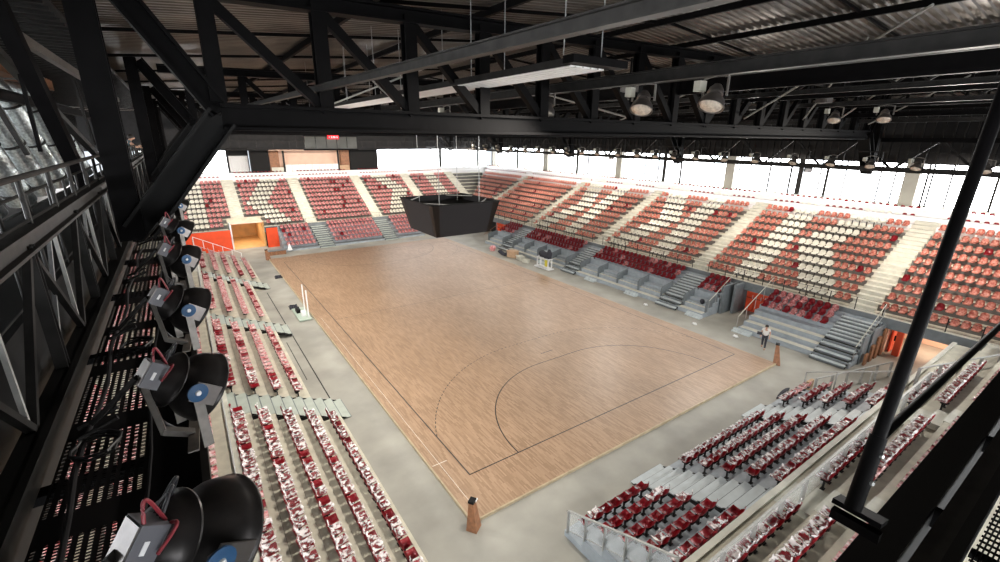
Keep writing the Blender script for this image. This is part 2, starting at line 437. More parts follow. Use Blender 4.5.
# right side: loges in front, three seat rows behind
TL, RL, ZL = .655, .305, .22
def right_profile():
    p = [(0, ZF)]
    for i in range(6): p += [(TL * i, ZL + RL * i), (TL * (i + 1), ZL + RL * i)]
    return p + [(TL * 6, ZL + RL * 6), (4.19, ZL + RL * 6), (4.19, ZF)]
def right_low(name, label, s0, s1, stairs, blocks, loges):
    fr, rot = FR['right']
    root = thing(name, fr((s0 + s1) / 2, 0, ZF), label, 'grandstand')
    MB().prism(right_profile(), fr, s0, s1).build('terrace', M['board'], root)
    b = MB()
    for i in range(3 if not loges else 2):
        b.prism([(TL * i + .02, ZL + RL * i), (TL * i + .02, ZL + RL * i + .02), (TL * (i + 1) - .18, ZL + RL * i + .02), (TL * (i + 1) - .18, ZL + RL * i)], fr, s0 + .1, s1 - .1)
    b.build('pale_treads', M['pale'], root)
    for a, e in loges:
        n = max(1, round((e - a) / 2.6))
        for k in range(n + 1):
            s = a + (e - a) * k / n
            MB().prism([(.45, ZL), (.45, ZL + .80), (.62, ZL + 1.0), (TL * 3, ZL + RL * 3 + .35), (TL * 3, ZL)], fr, s - .03, s + .03).build('loge_partition', M['dboard'], root)
        MB().prism([(TL * 3 - .06, ZL), (TL * 3 - .06, ZL + RL * 3 + .28), (TL * 3, ZL + RL * 3 + .28), (TL * 3, ZL)], fr, a, e).build('loge_back_wall', M['board'], root)
        MB().prism([(TL * 1.35, ZL + .33), (TL * 1.35, ZL + .40), (TL * 2.2, ZL + .40), (TL * 2.2, ZL + .33)], fr, a + .05, e - .05).build('loge_shelf', M['board'], root)
    for c in stairs:
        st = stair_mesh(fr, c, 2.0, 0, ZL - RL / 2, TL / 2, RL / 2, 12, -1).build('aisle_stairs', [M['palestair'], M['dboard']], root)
        stringer_mesh(fr, c, 2.0, 0, ZL - RL / 2, TL / 2, RL / 2, 12, -1).build('stair_stringers', M['dgrey'], st)
    for bname, a, e in blocks:
        n = int((e - a) / PITCH); m = (e - a - n * PITCH) / 2
        for r in (3, 4, 5):
            for k in range(n):
                SEATS.append(['right', fr(a + m + PITCH * (k + .5), TL * r + .36, ZL + RL * r), rot, 'red', None, bname, r - 3, n - k, 'rlow'])
    return root
rl1 = right_low('loge_grandstand', 'short stepped grandstand on the right between red doors and the wide stairs', -4.9, 2.1, (-3.8,), [('right stand, near block', -2.7, 2.0)], [])
rl2 = right_low('loge_grandstand', 'long loge grandstand on the right with grey box partitions and crimson seats', 5.0, 36.7, (8.2, 20.3, 32.2),
    [('right loge, first block', 5.1, 7.1), ('right loge, second block', 9.3, 19.2), ('right loge, third block', 21.4, 31.1), ('right loge, last block', 33.3, 36.6)],
    [(5.1, 7.1), (9.3, 19.2), (21.4, 31.1), (33.3, 36.6)])

# upper tiers -------------------------------------------------------
def kcols(kind, r, n):
    """white columns of row r counted from image left"""
    g = abs(r - 5) + 1
    if r > 10: return set()
    if kind == 'K': return set(range(5, 9)) | set(range(9 + g, 14 + g))
    if kind == 'mK': return set(range(1 + 6 - g, 6 + 6 - g)) | set(range(12, 16))
    if kind == '<': a = 1 + abs(r - 4); return set(range(a, a + 5)) if r < 10 else set()
    if kind == '>': a = 7 - abs(r - 5); return set(range(a, a + 5)) if r < 10 else set()
    if kind == '|r': return set(range(n - 9, n - 5)) if r < 10 else set()
    if kind == '|l': return set(range(5, 9)) if r < 10 else set()
    return set()
def upper_tier(side, label, s0, s1, aisles, blocks, n=12, white_from=9, mirror=False, aw=1.45, gap=None):
    fr, rot = FR[side]
    root = thing('upper_tier', fr((s0 + s1) / 2, 4.3, ZU), label, 'grandstand')
    spans = [(s0, s1)] if not gap else [(s0, gap[0]), (gap[1], s1)]
    b = MB()
    for a, e in spans: b.prism(upper_profile(n, 0, 2.36 if side == 'right' else 1.6), fr, a, e)
    if gap:
        b.prism(upper_profile(n, 2), fr, *gap)
        b.prism([(DU + TU * 2 - .1, ZU + RU - .1), (DU + TU * 2 - .1, ZU + RU * 2 + .12), (DU + TU * 2, ZU + RU * 2 + .12), (DU + TU * 2, ZU + RU - .1)], fr, *gap)
    b.build('terrace', M['tread'], root)
    b = MB()
    for i in range(1, n + 1):
        for s0_, s1_ in (spans if i < 2 else [(s0, s1)]) if i <= white_from else []: b.prism([(DU + TU * i - .012, ZU + RU * (i - 1) + .02), (DU + TU * i - .012, ZU + RU * i - .04), (DU + TU * i, ZU + RU * i - .04), (DU + TU * i, ZU + RU * (i - 1) + .02)], fr, s0_ + .02, s1_ - .02)
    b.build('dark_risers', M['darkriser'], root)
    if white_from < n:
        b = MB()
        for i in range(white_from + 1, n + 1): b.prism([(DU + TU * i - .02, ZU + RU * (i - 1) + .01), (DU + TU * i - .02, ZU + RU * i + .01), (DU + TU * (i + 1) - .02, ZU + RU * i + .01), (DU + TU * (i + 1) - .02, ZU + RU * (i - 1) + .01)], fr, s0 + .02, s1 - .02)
        b.build('white_upstand_glare', M['white'], root)  # white upstand; white across the full treads paints in the window backlight
    b = MB()
    b.prism([(4.20, ZU - .62), (4.20, ZU + .06), (4.32, ZU + .06), (4.32, ZU - .62)], fr, spans[0][0], spans[0][1])
    if gap: b.prism([(4.20, ZU - .62), (4.20, ZU + .06), (4.32, ZU + .06), (4.32, ZU - .62)], fr, *spans[1])
    b.build('parapet', M['dboard'], root)
    b = MB().prism([(4.17, ZU + .06), (4.17, ZU + .10), (4.36, ZU + .10), (4.36, ZU + .06)], fr, *spans[-1]); b.build('parapet_cap', M['pale'], root)
    for c in aisles:
        b = MB()
        for i in range(n - 1 if white_from < n else n):
            if gap and i < 2 and gap[0] < c < gap[1]: continue
            z = ZU + RU * i
            b.prism([(DU + TU * i + (.01 if i else -.15), z), (DU + TU * i + (.01 if i else -.15), z + .012), (DU + TU * i + TU / 2, z + .012), (DU + TU * i + TU / 2, z)], fr, c - aw / 2, c + aw / 2)
            if i: b.prism([(DU + TU * i - .03, z - RU / 2 - .02), (DU + TU * i - .03, z + .012), (DU + TU * i + .02, z + .012), (DU + TU * i + .02, z - RU / 2 - .02)], fr, c - aw / 2, c + aw / 2)
            b.prism([(DU + TU * i + TU / 2, z), (DU + TU * i + TU / 2, z + RU / 2), (DU + TU * (i + 1), z + RU / 2), (DU + TU * (i + 1), z)], fr, c - aw / 2, c + aw / 2)
        b.build('aisle_stairs', M['pale'], root)
    for bname, a, e, kind in blocks:
        m_ = int((e - a) / PITCH); m = (e - a - m_ * PITCH) / 2
        for r in range(n):
            if 'corner slope' in bname: m_ = max(0, int((min(e, a + DU + TU * r - (1.6 if side == 'right' else 2.0)) - a) / PITCH))
            wc = kcols(kind, r, m_)
            for k in range(m_):
                col = m_ - 1 - k if mirror else k
                if gap and r < 2 and gap[0] - .2 < a + m + PITCH * (k + .5) < gap[1] + .2: continue
                SEATS.append([side, fr(a + m + PITCH * (k + .5), DU + TU * r + .48, ZU + RU * r), rot, 'white' if col in wc else 'red', None, bname, r, col + 1, 'up'])
    return root
RA = [-3.4, 8.9, 21.0, 33.5, 46.3]; h = .75
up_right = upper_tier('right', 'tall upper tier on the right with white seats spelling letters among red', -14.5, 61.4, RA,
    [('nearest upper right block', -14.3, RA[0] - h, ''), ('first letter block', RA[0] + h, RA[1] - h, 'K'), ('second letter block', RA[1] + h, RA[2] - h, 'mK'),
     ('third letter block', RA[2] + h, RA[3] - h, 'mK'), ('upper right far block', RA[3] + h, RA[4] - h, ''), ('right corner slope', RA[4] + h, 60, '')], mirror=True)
FA = [-12.8, -4.5, 4.6, 12.9, 21.3]
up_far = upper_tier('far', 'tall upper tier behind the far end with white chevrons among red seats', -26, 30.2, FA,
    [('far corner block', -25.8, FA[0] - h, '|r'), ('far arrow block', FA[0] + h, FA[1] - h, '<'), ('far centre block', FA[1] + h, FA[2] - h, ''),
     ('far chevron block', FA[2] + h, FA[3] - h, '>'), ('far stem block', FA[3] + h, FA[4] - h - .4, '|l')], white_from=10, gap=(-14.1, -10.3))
up_left = upper_tier('left', 'upper tier on the left half hidden below the catwalk', -14, 42, (8., 21.2, 32.),
    [('upper left block', -13.5, 7.2, ''), ('upper left second block', 8.8, 20.4, ''), ('upper left third block', 22, 31.2, '')], n=4, white_from=4)
up_near = upper_tier('near', 'upper tier behind the near end, passing under the black beam', -14, 17, (-3.2, 5.),
    [('upper near corner block', -12, -4.1, ''), ('upper near middle block', -2.4, 4.2, ''), ('upper near far block', 5.8, 12, '')], n=4, white_from=4)
# ------------------------------------------------------------------ walls, windows, roof shell
XW, YF, YN = 32.6, 63.2, -20.
ZWB, ZWT = 8.2, 11.6
def roof_z(x): return 18.0 - .085 * abs(x)
struct(MB().span((XW, YN, ZF), (XW + .4, YF + .4, ZWB)).build('wall_right', M['white']))
struct(MB().span((XW, YN, ZWT), (XW + .4, YF + .4, 16)).build('wall_right_upper', M['cladding']))
struct(MB().span((-XW - .4, YN, ZF), (-XW, YF + .4, ZWB)).build('wall_left', M['cladding']))
struct(MB().span((-XW - .4, YN, ZWT + .8), (-XW, YF + .4, 16)).build('wall_left_upper', M['cladding']))
struct(MB().span((-XW, YN - .4, ZF), (XW, YN, ZWB)).build('wall_near', M['cladding']))
struct(MB().span((-XW, YN - .4, ZWT), (XW, YN, 18.2)).build('wall_near_upper', M['cladding']))
struct(MB().span((-XW, YF, ZF), (XW, YF + .4, ZWB)).build('wall_far', M['white']))
struct(MB().span((-XW, YF, ZWT - .35), (XW, YF + .4, 18.2)).build('wall_far_upper', M['cladding']))
# corrugated deck, ribs running across the hall
b = MB(); n = 0
ys = []; y = -22.
while y < 67:
    ys += [(y, 0), (y + .12, 0), (y + .16, .06), (y + .28, .06)]; y += .32
vs = [(x, yy, roof_z(x) + dz) for yy, dz in ys for x in (-34, 0, 34)]
fs = []
for i in range(len(ys) - 1):
    for k in (0, 1): fs.append((i * 3 + k, i * 3 + k + 1, i * 3 + k + 4, i * 3 + k + 3))
b.add(vs, fs)
M['deck'] = mat('ribbed_metal_deck', (.13, .115, .10), .36, .6, .35, .7)
struct(b.build('ceiling', M['deck']))
struct(MB().add([(x, yy, roof_z(x) + .3) for yy in (-22, 67) for x in (-34, 0, 34)], [(0, 1, 4, 3), (1, 2, 5, 4)]).build('ceiling_topside', M['blackpaint']))

WN = [0]
def window(axis, pos, a, e, z0, z1, mull=()):
    """a strip of daylit glazing: pane plus frame and mullions"""
    WN[0] += 1
    b = MB()
    t = .06
    f = (lambda s, d, z: V(pos + d, s, z)) if axis == 'x' else (lambda s, d, z: V(s, pos + d, z))
    sgn = 1 if pos > 0 else -1
    b.prism([(0, z0), (0, z1), (.03 * sgn, z1), (.03 * sgn, z0)], f, a, e)
    w = struct(b.build('window_%d' % WN[0], M['window']))
    b = MB()
    for s0, s1, zz0, zz1 in ((a, e, z0 - .05, z0 + .04), (a, e, z1 - .05, z1 + .05)): b.prism([(-.08 * sgn, zz0), (-.08 * sgn, zz1), (.05 * sgn, zz1), (.05 * sgn, zz0)], f, s0, s1)
    for s, wd in mull: b.prism([(-.12 * sgn, z0), (-.12 * sgn, z1), (.03 * sgn, z1), (.03 * sgn, z0)], f, s - wd / 2, s + wd / 2)
    b.build('frame', M['dgrey'], w)
    return w
PIL = [-.9, 14.7, 30.6, 46.2, 61.5]
prev = YN + .1
for i, y in enumerate(PIL + [None]):
    nxt = y - .5 if y is not None else YF
    if nxt - prev > .8:
        L = nxt - prev
        window('x', XW + .1, prev, nxt, ZWB, ZWT, [(prev + L * q, .09) for q in (.05, .12, .30, .44, .70, .90)] + [(prev + L * .56, .45), (prev + L * .40, .22), (prev + L * .62, .16), (prev + L * .76, .14)])
    if y is not None:
        struct(MB().span((XW - .55, y - .5, ZWB - .3), (XW + .3, y + .5, ZWT + .2)).build('column_%d' % (i + 1), M['concrete']))
        b = MB(); b.tube((XW - .3, y - .95, ZWB - .1), (XW - .3, y - .95, ZWT + .2), .07); b.tube((XW - .3, y - 1.25, ZWB - .1), (XW - .3, y - 1.25, ZWT + .2), .06)
        tag(b.build('drain_pipe', M['blackpaint']), 'dark twin pipes beside the %s concrete window pillar from the far corner' % ordinal(5 - i), 'pipe')
        prev = y + .5
window('x', -XW - .1, YN + .5, 20, ZWB, ZWT + .7, [(-16 + 3 * k, .1) for k in range(12)])
window('x', -XW - .1, 21, YF - .5, ZWB, ZWT + .7, [(22 + 3 * k, .1) for k in range(13)])
window('y', YN - .1, -31, 31, ZWB, ZWT, [(-29 + 3 * k, .1) for k in range(20)])
window('y', YF + .1, 9.6, 31.5, ZWB, ZWT - .3, [(12, .1), (13.4, .1), (15.5, .12), (19.6, .12), (21.5, .5), (22.6, .2), (25, .1), (27.5, .12), (29.5, .4)])
window('y', YF + .1, -22, -12.2, ZWB, ZWT - .3, [(-17, .06), (-14.4, .06)])
# far wall fittings
struct(MB().span((-12.2, YF - .1, ZWB), (-9.4, YF, ZWT)).build('wall_far_dark', M['blackpaint']))
b = MB()
for k in range(24): b.span((-11.9 + .1 * k, YF - .2, 8.3), (-11.83 + .1 * k, YF - .1, 10.5))
tag(b.build('louvre_panel', M['white']), 'pale ribbed panel on the black wall left of the control booth', 'panel')
dark_r = thing('equipment_box', (7., YF - .6, 8.15), 'black equipment box on the far terrace right of the control booth', 'box')
MB().span((4.9, YF - 1.1, 8.15), (9.4, YF - .1, 11.2)).build('body', M['blackpaint'], dark_r); MB().span((4.8, YF - 1.15, 11.2), (9.5, YF - .1, 11.3)).build('lid', M['cladding'], dark_r)
dark_l = thing('equipment_box', (-8.2, YF - .6, 8.15), 'black equipment box on the far terrace left of the control booth', 'box')
MB().span((-9.3, YF - 1.1, 8.15), (-6.9, YF - .1, 11.2)).build('body', M['blackpaint'], dark_l); MB().span((-9.4, YF - 1.15, 11.2), (-6.8, YF - .1, 11.3)).build('lid', M['cladding'], dark_l)
booth = thing('control_booth', (-.8, YF - .5, 8.15), 'open control booth with white front panels and pale plywood back wall', 'booth')
MB().span((-6.6, YF - .12, 8.2), (4.6, YF - .02, 11.3)).build('back_wall', M['salmon'], booth)
for s0, s1 in ((-6.8, -5.5), (3.5, 4.8)): MB().span((s0, YF - .9, 8.2), (s1, YF - .3, 11.2)).build('side_panel', M['rust'], booth)
for k in range(8): MB().span((-4.9 + .98 * k, YF - 1.35, 8.15), (-3.97 + .98 * k, YF - 1.28, 9.2)).build('front_panel', M['white'], booth)
for s in (-4.95, 2.95): MB().span((s - .12, YF - 1.4, 8.15), (s + .12, YF - 1.2, 11.2)).build('post', M['dgrey'], booth)
MB().span((3.0, YF - 1.3, 8.15), (4.6, YF - 1.1, 8.95)).build('cabinet', M['card'], booth)
MB().span((-6.7, YF - 1.3, 8.15), (-5.1, YF - 1.1, 8.85)).build('low_wall', M['pale'], booth)

# LED cube sign hanging in front of the booth
sg = thing('hanging_sign', (-3.6, 40, 11.8), 'hanging row of dark display panels with a small red clock', 'sign')
for k in range(5): MB().span((-6.4 + 1.12 * k, 40, 12.0), (-5.36 + 1.12 * k, 40.25, 13.25)).build('panel', M['signgrey'], sg)
MB().span((-6.55, 39.95, 11.82), (-.75, 40.3, 11.98)).build('bottom_rail', M['blackpaint'], sg); MB().span((-6.55, 39.95, 13.25), (-.75, 40.3, 13.35)).build('top_rail', M['blackpaint'], sg)
clk = MB().span((-4.05, 39.88, 13.0), (-2.85, 39.98, 13.4)).build('clock', M['ledred'], sg)
tc = bpy.data.curves.new('digits', 'FONT'); tc.body = '1 2:40 0'; tc.size = .30; tc.align_x = 'CENTER'; tc.extrude = .005
to = bpy.data.objects.new('digits', tc); C.objects.link(to); tc.materials.append(M['ledtext']); to.parent = clk
to.location = Vector((-3.45, 39.87, 13.1)) - offset_of(clk); to.rotation_euler = (PI / 2, 0, 0)
bpy.context.view_layer.update()
dm = bpy.data.meshes.new_from_object(to.evaluated_get(bpy.context.evaluated_depsgraph_get()))
tm = bpy.data.objects.new('digits_text', dm); C.objects.link(tm); tm.parent = clk; tm.location = to.location; tm.rotation_euler = to.rotation_euler
bpy.data.objects.remove(to)
for s in (-6.2, -1.1): MB().tube((s, 40.1, 13.3), (s, 40.1, 17.3), .03, 8).build('hanger', M['dgrey'], sg)

# corridors and coloured doors under the far and right tiers
cor = thing('wood_lined_passage', (-12, 49.8, ZF), 'lit wood lined passage under the far tier beside a red panel', 'passage')
MB().span((-14.0, 49.9, ZF), (-13.85, 58, 3.0)).build('side_wall', M['white'], cor)
MB().span((-10.4, 49.9, ZF), (-10.25, 58, 3.0)).build('side_wall', M['wood'], cor)
MB().span((-13.9, 57.9, ZF), (-10.3, 58, 3.0)).build('end_wall', M['wood'], cor)
MB().span((-13.9, 49.9, ZF), (-10.3, 58, ZF + .02)).build('passage_floor', M['wood'], cor)
MB().span((-13.9, 49.9, 2.95), (-10.3, 58, 3.05)).build('passage_ceiling', M['salmon'], cor)
la = bpy.data.lights.new('passage_lamp', 'AREA'); la.energy = 110; la.color = (1, .88, .7); la.size = 1.5
lo = bpy.data.objects.new('passage_lamp', la); C.objects.link(lo); lo.location = (-12.1, 53, 2.9)
def panel_thing(name, a, e, m, label, cat='panel'):
    o = MB().span(a, e).build(name, m); tag(o, label, cat); return o
rp = thing('red_hoarding', (-16.4, 49.7, ZF), 'wide red hoarding left of the wood lined passage', 'panel')
MB().span((-21, 49.65, ZF), (-14.05, 49.8, 2.35)).build('board', M['orange'], rp)
b = MB()
for k in range(7): b.span((-20.9 + 1.1 * k, 49.8, ZF), (-20.8 + 1.1 * k, 49.95, 2.3))
b.build('frame', M['dgrey'], rp)
rp2 = thing('red_hoarding', (-9.7, 49.2, ZF), 'narrow red panel right of the wood lined passage', 'panel')
MB().span((-10.2, 49.0, ZF), (-8.9, 49.15, 2.3)).build('board', M['orange'], rp2)
MB().span((-10.25, 49.15, ZF), (-8.85, 49.25, 2.35)).build('frame', M['dgrey'], rp2)
struct(MB().span((-26, 50.1, ZF), (-14.0, 50.3, 1.75)).build('wall_far_lower_left', M['cladding']))
struct(MB().span((-10.2, 50.1, ZF), (22, 50.3, 1.75)).build('wall_far_lower', M['cladding']))
struct(MB().span((19.3, 2.0, ZF), (19.5, 52, 1.75)).build('wall_right_lower', M['cladding']))
struct(MB().span((19.3, -4.9, ZF), (19.5, 2.0, 1.75)).build('wall_right_lower_near', M['cladding']))
def door_set(y0, y1, x, nleaf, label, h=2.15):
    r = thing('red_door', (x, (y0 + y1) / 2, ZF), label, 'door')
    w = (y1 - y0) / nleaf
    for k in range(nleaf):
        lf = MB().span((x, y0 + w * k + .02, ZF + .02), (x + .08, y0 + w * (k + 1) - .02, h)).build('leaf', M['orange'], r)
        MB().span((x - .05, y0 + w * k + .12, 1.0), (x, y0 + w * k + .16, 1.3)).build('handle', M['grey'], lf)
        MB().span((x - .006, y0 + w * k + .03, 1.02), (x, y0 + w * (k + 1) - .03, 1.06)).build('rail', M['dgrey'], lf)
    b = MB(); b.span((x - .05, y0 - .1, ZF), (x + .1, y0, h + .1)); b.span((x - .05, y1, ZF), (x + .1, y1 + .1, h + .1)); b.span((x - .05, y0 - .1, h), (x + .1, y1 + .1, h + .1))
    b.build('frame', M['dboard'], r)
    return r
door_set(2.2, 4.2, 18.9, 3, 'red doors in the passage between the two right grandstands')
panel_thing('passage_screen', (17.2, 4.25, ZF), (18.9, 4.45, 2.3), M['dboard'], 'dark grey screen beside the red doors on the right', 'screen')
panel_thing('passage_screen', (16.3, 4.75, ZF), (18.6, 4.9, 2.2), M['dboard'], 'dark grey screen closing the end of the long loge grandstand', 'screen')
door_set(37.2, 40.5, 18.6, 3, 'far red doors on the right beyond the long loge grandstand')
# salmon corridor in the near right corner
pc = thing('corner_passage', (20, -9, ZF), 'brightly lit salmon passage with orange frames in the near right corner', 'passage')
MB().span((23, -14, ZF), (23.1, -5, 2.1)).build('back_wall', M['salmon'], pc)
MB().span((18.9, -5.2, ZF), (23, -5.05, 2.1)).build('side_wall', M['salmon'], pc)
MB().span((18.9, -14, ZF), (23, -13.9, 2.1)).build('side_wall', M['salmon'], pc)
MB().span((18.9, -14, 1.95), (23, -5, 2.1)).build('passage_ceiling', M['salmon'], pc)
MB().span((18.9, -14, 1.75), (19.05, -5.2, 1.95)).build('lintel', M['orange'], pc)
for y in (-5.5, -8.3, -11.2):
    p_ = MB().span((18.85, y - .5, ZF), (19.1, y - .15, 1.9)).build('post', M['orange'], pc)
    MB().span((18.80, y - .18, .9), (18.86, y - .10, 1.25)).build('lock', M['blackpaint'], p_)
    MB().span((19.3, y + .1, ZF), (20.0, y + .2, 1.9)).build('door_leaf', M['orange'], pc)
for y in (-7.2, -10.):
    la = bpy.data.lights.new('corner_lamp', 'AREA'); la.energy = 90; la.color = (1, .78, .6); la.size = 1.6
    lo = bpy.data.objects.new('corner_lamp', la); C.objects.link(lo); lo.location = (21.2, y, 1.93)
b = MB()
for k, (y, m) in enumerate(((-5.0, 0), (-5.12, 0))): b.span((15.4 + k, y, ZF), (18.8, y + .08, 2.0 - .3 * (1 - k)))
o = b.build('stair_side_boards', M['dboard']); tag(o, 'grey boards closing the side of the wide near right stairs', 'board')
for k in range(4): tag(MB().span((15.5 + .85 * k, -5.25, ZF), (15.95 + .85 * k, -5.15, .62 + .37 * k)).build('plywood_board', M['rust']), 'brown board leaning on the stair side, %s from the court' % ordinal(k + 1), 'board', 'boards on the stair side')

# ------------------------------------------------------------------ railings
def railing(pts, label, hgt=1.0, gap=1.5, m='railgrey', r=.025, posts_w=.05, mid=1, flat=False, group=None, cap=None, glass=False):
    pts = [Vector(p) for p in pts]
    root = thing('guard_rail', pts[0], label, 'railing', group)
    b = MB(); bm_ = MB()
    for p, q in zip(pts, pts[1:]):
        d = q - p; L = d.length; n = max(1, round(L / gap))
        if glass:
            for k in range(n): MB().bar(p + d * (k + .06) / n + V(0, 0, hgt * .52), p + d * (k + .94) / n + V(0, 0, hgt * .52), .012, hgt * .84).build('clear_panel', M['glass'], root)
        for k in range(n + (1 if q == pts[-1] else 0)):
            x = p + d * k / n
            if flat: MB().bar(x, x + V(0, 0, hgt), posts_w * 2.2, .03, d).build('post', M[m], root)
            else: MB().tube(x, x + V(0, 0, hgt), posts_w / 2, 8).build('post', M[m], root)
        if flat: b.bar(p + V(0, 0, hgt), q + V(0, 0, hgt), .07, .05)
        else: b.tube(p + V(0, 0, hgt), q + V(0, 0, hgt), r, 8)
        for k in range(mid):
            z = hgt * (k + .12) / max(1, mid); bm_.tube(p + V(0, 0, z), q + V(0, 0, z), r * .6, 6)
    b.build('handrail', M[cap or m], root)
    if mid: bm_.build('lower_rail', M[m], root)
    return root
rr = FR['right'][0]; nr = FR['near'][0]; lr = FR['left'][0]; fr_ = FR['far'][0]
railing([rr(-14, 4.25, ZU + .1), rr(46, 4.25, ZU + .1)], 'thin dark railing along the front of the upper right tier', .85, 1.55, 'dgrey', .012, .06, 1)
railing([fr_(-10.3, 4.25, ZU + .1), fr_(22, 4.25, ZU + .1)], 'thin dark railing along the front of the upper far tier', .6, 2.4, 'dgrey', .012, .04, 1)
railing([nr(-11, 4.95, ZU), nr(8.9, 4.95, ZU)], 'flat steel railing along the walkway above the near stand', .95, 1.5, 'railgrey', .03, .06, 0, True, glass=True)
railing([nr(-8.7, .15, Z0), nr(-8.7, 4.2, Z0 + 4.4 * R0 / .86 * .86)], 'sloping steel railing with framed panels at the near stand corner', .95, .85, 'railgrey', .025, .05, 1, True, glass=True)
railing([nr(8.9, .2, Z0), nr(8.9, 4.3, ZU - .3)], 'sloping steel railing at the far end of the near stand', 1.0, 1.4, 'railgrey', .03, .06, 0, True)
railing([V(9.2, -5.0, ZF), V(15.2, -6.6, ZF)], 'low steel barrier between the near stand and the corner passage', .95, 1.3, 'railgrey', .03, .06, 0, True)
railing([V(9.0, -8.9, ZU), V(17.0, -11.6, ZU)], 'steel railing climbing along the corner above the passage', .95, 1.3, 'railgrey', .03, .06, 0, True)
railing([lr(42.3, .2, Z0), lr(42.3, 4.3, ZU)], 'white sloping railing at the far end of the left stand', .95, 1.0, 'white', .03, .06, 1)
railing([lr(-4, 4.35, ZU), lr(42, 4.35, ZU)], 'steel railing along the walkway above the left stand', .9, 1.8, 'railgrey', .02, .04, 1)
railing([rr(2.15, -.2, ZF + .2), rr(2.15, 4.2, ZU)], 'sloping handrail on the left side of the short right grandstand', .95, 1.1, 'railgrey', .025, .04, 0, cap='pale')
railing([rr(4.95, .6, ZF + .4), rr(4.95, 4.2, ZU)], 'sloping handrail at the near end of the long loge grandstand', .95, 1.1, 'railgrey', .025, .04, 0, cap='pale')
railing([rr(-4.85, .5, ZF + .4), rr(-4.85, 4.2, ZU)], 'sloping handrail beside the wide near right stairs', .95, 1.1, 'railgrey', .025, .04, 1, cap='pale')
railing([rr(36.8, -.1, ZF + .2), rr(36.8, 4.2, ZU)], 'sloping handrail at the far end of the long loge grandstand', .95, 1.1, 'railgrey', .025, .04, 0, cap='rust')
railing([fr_(-8.95, .1, Z0), fr_(-8.95, 4.2, ZU)], 'sloping handrail at the left end of the far lower stand', .95, 1.1, 'railgrey', .025, .04, 0)

# ------------------------------------------------------------------ roof steel
def truss(y, label, x0=-16.97, x1=16.97, zb=13.65, npan=16, heavy=True, full=True):
    r = thing('roof_truss', (0, y, zb), label, 'roof truss')
    dx = (x1 - x0) / npan
    ztop = lambda x: 16.35 - .022 * abs(x)
    MB().ibeam((x0, y, zb), (x1, y, zb), .45, .52, .07).build('bottom_chord', M['black'], r)
    for s0, s1 in ((x0 - 1, 0), (0, x1 + 1)): MB().ibeam((s0, y, ztop(s0)), (s1, y, ztop(s1)), .35, .34, .05).build('top_chord', M['black'], r)
    for k in range(npan + 1):
        x = x0 + dx * k
        if 0 < k < npan: MB().ibeam((x, y, zb + .2), (x, y, ztop(x)), .30, .30, .05, (0, 1, 0)).build('vertical', M['black'], r)
        if k < npan:
            xa, xb = (x, x + dx) if k < npan / 2 else (x + dx, x)
            MB().bar((xa, y, ztop(xa) - .1), (xb, y, zb + .2), .22, .20).build('diagonal', M['black'], r)
    for sg in (-1, 1):
        X = x1 * sg
        MB().ibeam((X, y, zb), (X + 1.75 * sg, y, 11.45), .62, .55, .06).build('end_strut', M['blackpaint'], r)
        MB().ibeam((X, y, zb + .1), (X + 1.6 * sg, y, 16.2), .40, .42, .06).build('end_diagonal', M['black'], r)
        MB().ibeam((X + 1.85 * sg, y, 11.3), (X + 1.85 * sg, y, 16.3), .42, .40, .06).build('end_post', M['black'], r)
        MB().ibeam((X * 1.0, y, zb + .3), (X * 1.0, y, ztop(X)), .30, .30, .05, (0, 1, 0)).build('vertical', M['black'], r)
    return r
truss(-2., 'nearest black steel roof truss crossing the hall above the court')
truss(12., 'second black steel roof truss, behind the nearest one')
truss(26., 'third black steel roof truss, above the hanging scoreboard side')
truss(40., 'fourth black steel roof truss, near the far end')
truss(54., 'last black steel roof truss at the far end of the hall')

def ybeam(x, z, w, h, y0, y1, m, label, I=True):
    b = MB()
    (b.ibeam if I else b.bar)((x, y0, z), (x, y1, z), w, h)
    return tag(b.build('roof_beam', M[m]), label, 'beam')
tag(MB().ibeam((-15, -15.5, 14.09), (-15, 26, 14.77), .12, .13).build('roof_beam', M['beam']), 'grey lengthwise beam rising from the left truss node to the top of the picture', 'beam')
ybeam(-8.0, 14.75, .20, .28, -16, 54, 'dgrey', 'lengthwise roof beam carrying three big floodlights')
ybeam(-5.2, 15.1, .18, .30, -16, 54, 'black', 'black lengthwise roof beam right of the floodlight beam')
ybeam(-2.0, 15.35, .25, .95, -16, 54, 'black', 'deep black lengthwise roof beam near the middle of the hall')
ybeam(1.5, 15.0, .14, .18, -16, 54, 'dgrey', 'slim lengthwise roof bar right of the deep middle beam')
ybeam(4.5, 15.2, .16, .24, -16, 54, 'black', 'black lengthwise roof beam above the right half of the court')
ybeam(8.0, 14.95, .16, .2, -16, 54, 'dgrey', 'lengthwise roof bar carrying two downward lamps on the right')
ybeam(12.0, 14.6, .16, .24, -16, 54, 'black', 'black lengthwise roof beam over the right side line')
ybeam(15.0, 14.4, .16, .2, -16, 54, 'dgrey', 'lengthwise roof bar beside the right gantry')
for k, x in enumerate((-13, -9, -5, -1, 3, 7, 11, 15, 20, 25)):
    MBx = MB().bar((x, -20, roof_z(x) - .16), (x, 62, roof_z(x) - .16), .12, .22)
    tag(MBx.build('roof_purlin', M['black']), 'thin black purlin right under the deck, %s from the left wall' % ordinal(k + 1), 'purlin')
for k in range(14):
    y = -17 + 5.7 * k
    b = MB()
    for s0, s1 in ((-33, 0), (0, 33)): b.bar((s0, y, roof_z(s0) - .09), (s1, y, roof_z(s1) - .09), .07, .10)
    tag(b.build('deck_rib', M['black']), 'slim black cross rib under the roof deck, %s from the near wall' % ordinal(k + 1), 'rib')
